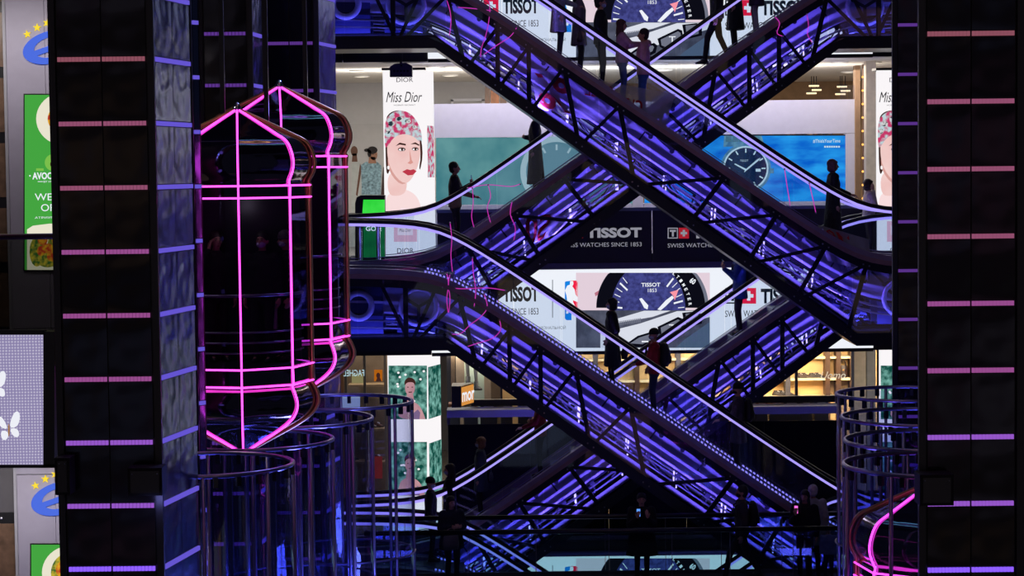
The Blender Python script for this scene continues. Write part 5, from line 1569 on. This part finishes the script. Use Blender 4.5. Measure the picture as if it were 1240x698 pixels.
    if hood: j.ell((0, .085, 1.46), (.12, .08, .075), 12, 8)
    S(j); o = j.build('coat' if coat else 'jacket', mt); o.parent = t; remesh(o, .017)
    # shoes
    for hip, k, an, st in kn:
        sh = MB(); a = an
        sh.loft([(a.x, a.y - .055, a.z - .083, .045, .125), (a.x, a.y - .055, a.z - .05, .047, .128), (a.x, a.y - .02, a.z - .02, .042, .08), (a.x, a.y + .01, a.z + .03, .045, .05)], 12)
        S(sh); o = sh.build('shoe', M_BLACK, None, True); o.parent = t
    # hair
    hm = mat('hair_%d_%d_%d' % hairc, hairc, .6, var=.3, scale=30)
    if not hat or hair != 'short':
        hr = MB()
        hr.ell((0, .024, 1.66), (.094, .102, .094), 14, 10)
        hr.ell((0, .045, 1.60), (.082, .07, .085), 12, 8)
        if hair == 'long':
            hr.loft([(0, .07, 1.30, .09, .04), (0, .075, 1.42, .10, .05), (0, .06, 1.55, .092, .065), (0, .04, 1.63, .085, .07)])
            for sd in (-1, 1): hr.cap((.072 * sd, .0, 1.64), (.085 * sd, -.02, 1.36), .028, .02, 8)
        if hair == 'bob':
            hr.ell((0, .03, 1.57), (.1, .09, .085), 12, 8)
            for sd in (-1, 1): hr.cap((.075 * sd, -.01, 1.64), (.085 * sd, -.015, 1.53), .03, .028, 8)
        if hair in ('long', 'bob', 'fringe'): hr.ell(hp(0, -.062, 1.685), (.062, .03, .026), 10, 6)
        S(hr); o = hr.build('hair', hm, None); o.parent = t; remesh(o, .014)
    if hat:
        ca = MB(); ca.loft([(0, .004, 1.645, .088, .102), (0, .004, 1.68, .09, .104), (0, .008, 1.725, .078, .09), (0, .01, 1.755, .045, .055), (0, .01, 1.765, .01, .012)])
        S(ca); o = ca.build('hat', mat('hat_%d_%d_%d' % hat, hat, .9, var=.15, scale=30), None, True); o.parent = t
        cu = MB(); cu.loft([(0, .004, 1.635, .091, .105), (0, .004, 1.665, .092, .106)]); S(cu); o = cu.build('hat_band', MATS['hat_%d_%d_%d' % hat], None, True); o.parent = t
    # face
    ey = MB()
    for sd in (-1, 1): ey.ell(hp(.031 * sd, -.080, 1.627), (.012, .008, .007), 8, 5)
    S(ey); o = ey.build('eyes', M_EYE); o.parent = t
    br = MB()
    for sd in (-1, 1): br.cap(hp(.016 * sd, -.085, 1.647), hp(.046 * sd, -.076, 1.647), .005, .004, 6)
    S(br); o = br.build('eyebrows', hm); o.parent = t
    if mask:
        mk_ = MB(); mk_.ell(hp(0, -.038, 1.572), (.062, .066, .05), 14, 8)
        S(mk_); o = mk_.build('face_mask', mask, None, True); o.parent = t
        lp = MB()
        for sd in (-1, 1): lp.cap(hp(.055 * sd, -.05, 1.585), hp(.078 * sd, .012, 1.605), .0035, .0035, 5)
        S(lp); o = lp.build('mask_loops', mask); o.parent = t
    else:
        mo = MB(); mo.ell(hp(0, -.086, 1.552), (.024, .008, .008), 10, 6); S(mo); o = mo.build('mouth', M_MOUTH); o.parent = t
    t['s'] = s
    return t

def loc_pt(t, v):
    """point in a person's own frame, in world space"""
    s = t['s']
    return Vector(t.location) + Matrix.Rotation(t.rotation_euler.z, 3, 'Z') @ (Vector(v) * s)

def phone(t, side, label, glow=(120, 170, 255), cat='phone', pose='phone', flip=False):
    e, w_, d, n = ARMS[pose]
    c = Vector((w_[0] * (1 if side == 'r' else -1), w_[1], w_[2])) + Vector((.02 * (1 if side == 'r' else -1), -.02, .11))
    p = loc_pt(t, c)
    o = thing('mobile_phone', p, label, cat, None, t.rotation_euler.z + (PI if flip else 0))
    for nm, a, b, m in (('case', (-.036, -.006, -.075), (.036, .004, .075), M_BLACK), ('screen', (-.032, .004, -.07), (.032, .006, .07), emi('phone_%d_%d_%d' % glow, glow, 1.2)), ('camera', (-.03, -.009, .045), (-.01, -.006, .068), M_STEEL)):
        q = bpy.data.objects.new(nm, MB().box(a, b).mesh(nm, m)); col.objects.link(q); q.parent = o
    return o

def backpack(t, label, c, big=1.0, dy=.0):
    p = loc_pt(t, (0, .20, 1.02))
    o = thing('backpack', p, label, 'bag', None, t.rotation_euler.z)
    m = mat('pack_%d_%d_%d' % c, c, .7, var=.15)
    mb = MB(); mb.loft([(0, 0, -.02, .13 * big, .06 * big), (0, 0.01, .06, .155 * big, .085 * big), (0, .015, .25, .15 * big, .085 * big), (0, 0, .40, .12 * big, .06 * big), (0, 0, .44, .05, .03)])
    for nm, mm in (('pack', mb), ('pocket', MB().loft([(0, .085 * big, .04, .10, .025), (0, .095 * big, .12, .105, .03), (0, .085 * big, .2, .09, .02)])),
                   ('strap', MB().tube([(-.10, -.05, .40), (-.115, -.16, .44), (-.12, -.335, .36), (-.125, -.345, .2), (-.12, -.20, .06), (-.11, -.05, .02)], .014, 6)),
                   ('strap', MB().tube([(.10, -.05, .40), (.115, -.16, .44), (.12, -.335, .36), (.125, -.345, .2), (.12, -.20, .06), (.11, -.05, .02)], .014, 6))):
        q = bpy.data.objects.new(nm, mm.mesh(nm, m, smooth=True)); col.objects.link(q); q.parent = o
    return o

def handbag(t, label, c, v, size=(.14, .07, .2), cat='bag', name='shoulder_bag'):
    p = loc_pt(t, v)
    o = thing(name, p, label, cat, None, t.rotation_euler.z)
    m = mat('bag_%d_%d_%d' % c, c, .7, var=.12, scale=8)
    a, b, hh = size
    mb = MB(); mb.loft([(0, 0, -hh, a * .9, b * .8), (0, 0, -hh * .6, a, b), (0, 0, -.02, a * .92, b * .6), (0, 0, 0, a * .85, b * .3)], 12)
    q = bpy.data.objects.new('pouch', mb.mesh('pouch', m, smooth=True)); col.objects.link(q); q.parent = o
    hd = MB(); hd.tube([(a * .7 * math.cos(u), 0, .14 * math.sin(u) - .01) for u in [PI * i / 10 for i in range(11)]], .009, 6)
    q = bpy.data.objects.new('handle', hd.mesh('handle', m)); col.objects.link(q); q.parent = o
    return o

def on_esc(k, px, ysh=0.0):
    """x, y and step height on escalator k for a photograph column"""
    x0, y0, z0, rz = ESC[k]
    Y = y0 + ysh
    X = XA(px, Y)
    lx = (X - x0) * (1 if rz == 0 else -1)
    kx = round(lx / .4); lx = kx * .4
    zz = max(0, min(H, zline(lx)))
    if abs(lx) > HL + .25: zz = 0 if lx > 0 else H
    return x0 + lx * (1 if rz == 0 else -1), Y, z0 + zz + .008

FR_, FL_, FA_, FC_ = PI / 2, -PI / 2, PI, 0.0
def pe(k, px, label, rz, h, *a, ysh=0.0, **kw):
    X, Y, z = on_esc(k, px, ysh)
    return person(label, px, Y, z, rz, h, *a, X=X, **kw)

DK = (22, 22, 28)
# upper front escalator
p = pe('A', 668, 'person in a pale grey coat, leftmost at the top of the upper escalator', FR_, 1.72, (150, 150, 162), (60, 66, 84), coat=.55, la='rail', hair='short', ysh=-.22)
p = pe('A', 692, 'person in a dusky beige coat carrying a bag, top of the upper escalator', FR_, 1.72, (120, 104, 120), (26, 28, 40), coat=.6, hair='long', ysh=.25)
handbag(p, 'brown handbag of the person in the dusky coat', (92, 70, 66), (-.25, .0, .86), (.13, .06, .2))
p = pe('A', 732, 'man in black with a mask standing behind the couple', FR_, 1.78, (20, 20, 26), (24, 24, 32), mask=M_MASKP, hairc=(40, 32, 30), la='pocket', ra='pocket', wide=1.1)
p = pe('A', 761, 'long-haired woman in a pink jacket leaning to the man', FR_, 1.62, (206, 150, 170), (70, 92, 150), hair='long', hairc=(96, 58, 56), la='hug', ra='hug')
p = pe('A', 785, 'man in a pink hooded jacket and jeans facing the woman', FL_, 1.72, (214, 150, 160), (60, 96, 160), hairc=(42, 28, 28), la='chest', ra='down', hood=True, wide=1.1)
p = pe('A', 1022, 'woman in a long black coat on the right landing', FR_, 1.72, (18, 17, 22), (16, 16, 20), hair='bob', hairc=(120, 84, 100), coat=.35, la='rail', wide=1.12)
# upper rear escalator
p = pe('B', 866, 'dark silhouette in black with one leg forward, top of the rear escalator', FL_, 1.8, (16, 16, 22), (18, 18, 24), stride=.9, wide=1.1, ysh=-.2)
p = pe('B', 893, 'black-clad person just behind the striding silhouette on the rear escalator', FL_, 1.8, (14, 14, 20), (14, 14, 20), coat=.4, wide=1.1, ysh=.22)
p = pe('B', 926, 'person with bare-looking pale legs highest on the rear escalator', FL_, 1.7, (70, 50, 66), (150, 116, 130), coat=.6)
p = pe('B', 562, 'bearded man in a black jacket looking at his phone', FR_, 1.76, (16, 17, 22), (20, 22, 34), ra='phone', la='rail', hairc=(22, 18, 18), wide=1.12)
phone(p, 'r', 'phone held by the man in the black jacket')
p = pe('B', 648, 'masked person in a long dark coat between the rear handrails', FL_, 1.68, (22, 24, 40), (20, 20, 30), coat=.2, mask=M_MASKP, hair='short', ra='chest', la='down', hairc=(24, 18, 20), headturn=.5, wide=1.15)
# middle escalator
p = pe('C', 738, 'person in a long black parka looking up, with a dark bag', FL_, 1.70, (14, 14, 20), (16, 16, 22), hair='bob', hairc=(24, 18, 22), coat=.42, mask=M_MASKP, wide=1.3, la='pocket')
handbag(p, 'black bag hanging beside the person in the long parka', (18, 18, 26), (.0, .24, .78), (.12, .07, .22))
p = pe('C', 797, 'person in a red jacket with a black cap and mask', FL_, 1.66, (150, 24, 36), (40, 44, 70), hat=(20, 20, 24), mask=M_MASKP, la='rail', ra='pocket', wide=1.3, headturn=.35)
backpack(p, 'big black backpack of the person in red', (16, 16, 22), 1.3)
p = pe('C', 886, 'person in a dark camouflage jacket with face covered', FL_, 1.72, (62, 52, 60), (18, 18, 24), hat=(18, 16, 18), mask=M_MASKB, la='rail', ra='down', coat=.6, wide=1.15)
backpack(p, 'dark backpack on the camouflage jacket', (26, 22, 28), 1.0)
# lower rear escalator
p = pe('D', 896, 'person in a blue jacket holding up a phone below the crossing', FL_, 1.76, (40, 74, 160), (56, 50, 62), ra='phone', la='phone', coat=.72, wide=1.35)
phone(p, 'r', 'phone raised by the person in the blue jacket', (170, 210, 240))
backpack(p, 'dark blue backpack of the person in the blue jacket', (24, 28, 60), 1.1)
p = pe('D', 590, 'blonde woman in a dark padded coat with a mask', FL_, 1.64, (50, 60, 78), (24, 24, 34), hair='bob', hairc=(140, 96, 60), coat=.62, mask=M_MASKP, wide=1.2)
handbag(p, 'grey shoulder bag of the blonde woman', (90, 96, 110), (.0, .22, 1.0), (.1, .05, .18))
p = pe('D', 655, 'person with red sleeves half hidden under the front escalator', FL_, 1.66, (130, 24, 34), (22, 22, 30), hat=(22, 22, 28), la='rail', ra='chest')
p = person('long-haired person in dark clothes behind the one in a beanie', 541, 42.3, 0, FL_, 1.76, (18, 20, 30), (18, 18, 26), hair='long', hairc=(34, 22, 22), mask=M_MASKP, coat=.6)
p = person('masked person in a black beanie left of the lower escalator foot', 518, 41.4, 0, FR_, 1.62, (16, 18, 26), (16, 16, 22), hat=(16, 16, 20), mask=M_MASKP, headturn=-.3)
# bridge
BM = (B0 + B1) / 2
p = person('woman with dark hair and a brown bag leaning at the bridge railing', 543, BM, .012, .5, 1.60, (22, 24, 46), (20, 22, 44), hair='long', hairc=(30, 20, 28), ra='chest', la='chest', coat=.7, wide=1.1)
handbag(p, 'taupe shoulder bag of the woman at the bridge railing', (128, 100, 100), (-.16, -.27, 1.02), (.17, .07, .26))
p = person('woman in a black flared coat photographing with a blue-lit phone', 775, BM, .012, 0, 1.62, (12, 12, 18), (14, 14, 18), hair='fringe', hairc=(18, 14, 18), ra='phone', la='phone', coat=.52, wide=1.15)
phone(p, 'r', 'blue-lit phone held up by the woman in the flared coat', (90, 150, 255), flip=True)
p = person('man in a grey jacket striding left across the bridge', 897, BM, .012, FL_, 1.74, (52, 46, 54), (20, 22, 30), stride=1.2, mask=M_MASKB, wide=1.1, hairc=(24, 20, 20))
backpack(p, 'black backpack of the striding man on the bridge', (14, 14, 20), 1.1)
p = person('woman with dark hair holding a pink-lit phone on the bridge', 974, BM, .012, -.4, 1.64, (14, 13, 18), (16, 16, 22), hair='long', hairc=(20, 15, 18), ra='phone', la='down', wide=1.1)
phone(p, 'r', 'pink-lit phone of the woman on the bridge', (255, 110, 220), flip=True)
p = person('pale-haired person in light coat behind the pink phone', 984, B1 - .45, .012, FA_, 1.68, (170, 165, 178), (40, 40, 60), hair='short', hairc=(206, 190, 186), coat=.6)
p = person('small child in a lilac jacket beside the woman with pink phone', 1003, BM - .2, .012, -.3, 1.02, (120, 118, 170), (40, 44, 70), hair='short', hairc=(120, 90, 70))
# right perfume shop
p = person('woman in a cream blouse making a call beside the right pillar', 1053, 43.0, H, FR_, 1.64, (214, 196, 184), (60, 50, 50), hair='bob', hairc=(50, 32, 30), ra='call', la='down')
# inside the front lift
lz_ = lt.location.z + .24
for px, dy, l, rz, hd, m, hat in ((318, .0, 'masked person in black inside the front lift', -.3, (30, 24, 24), M_MASKP, None), (346, .15, 'person in a grey cap behind glass in the front lift', -1.2, (70, 60, 56), M_MASKP, (96, 92, 96)), (262, .2, 'person touching her head at the left of the front lift', .5, (50, 34, 30), None, None)):
    p = person(l, px, 27.5 + dy, lz_, rz, 1.66, (20, 20, 26), (16, 16, 22), hair='short', hairc=hd, mask=m, hat=hat, ra='call' if px == 262 else 'down', la='down')
    if px == 346: pb = p
handbag(pb, 'white carrier bag held low inside the front lift', (206, 204, 214), (-.22, -.12, .86), (.13, .06, .42), 'bag', 'carrier_bag')
light('lift_spot', 'POINT', (lt.location.x, 27.3, lt.location.z + 2.25), 1.6, (1, .85, .95), None, .08)
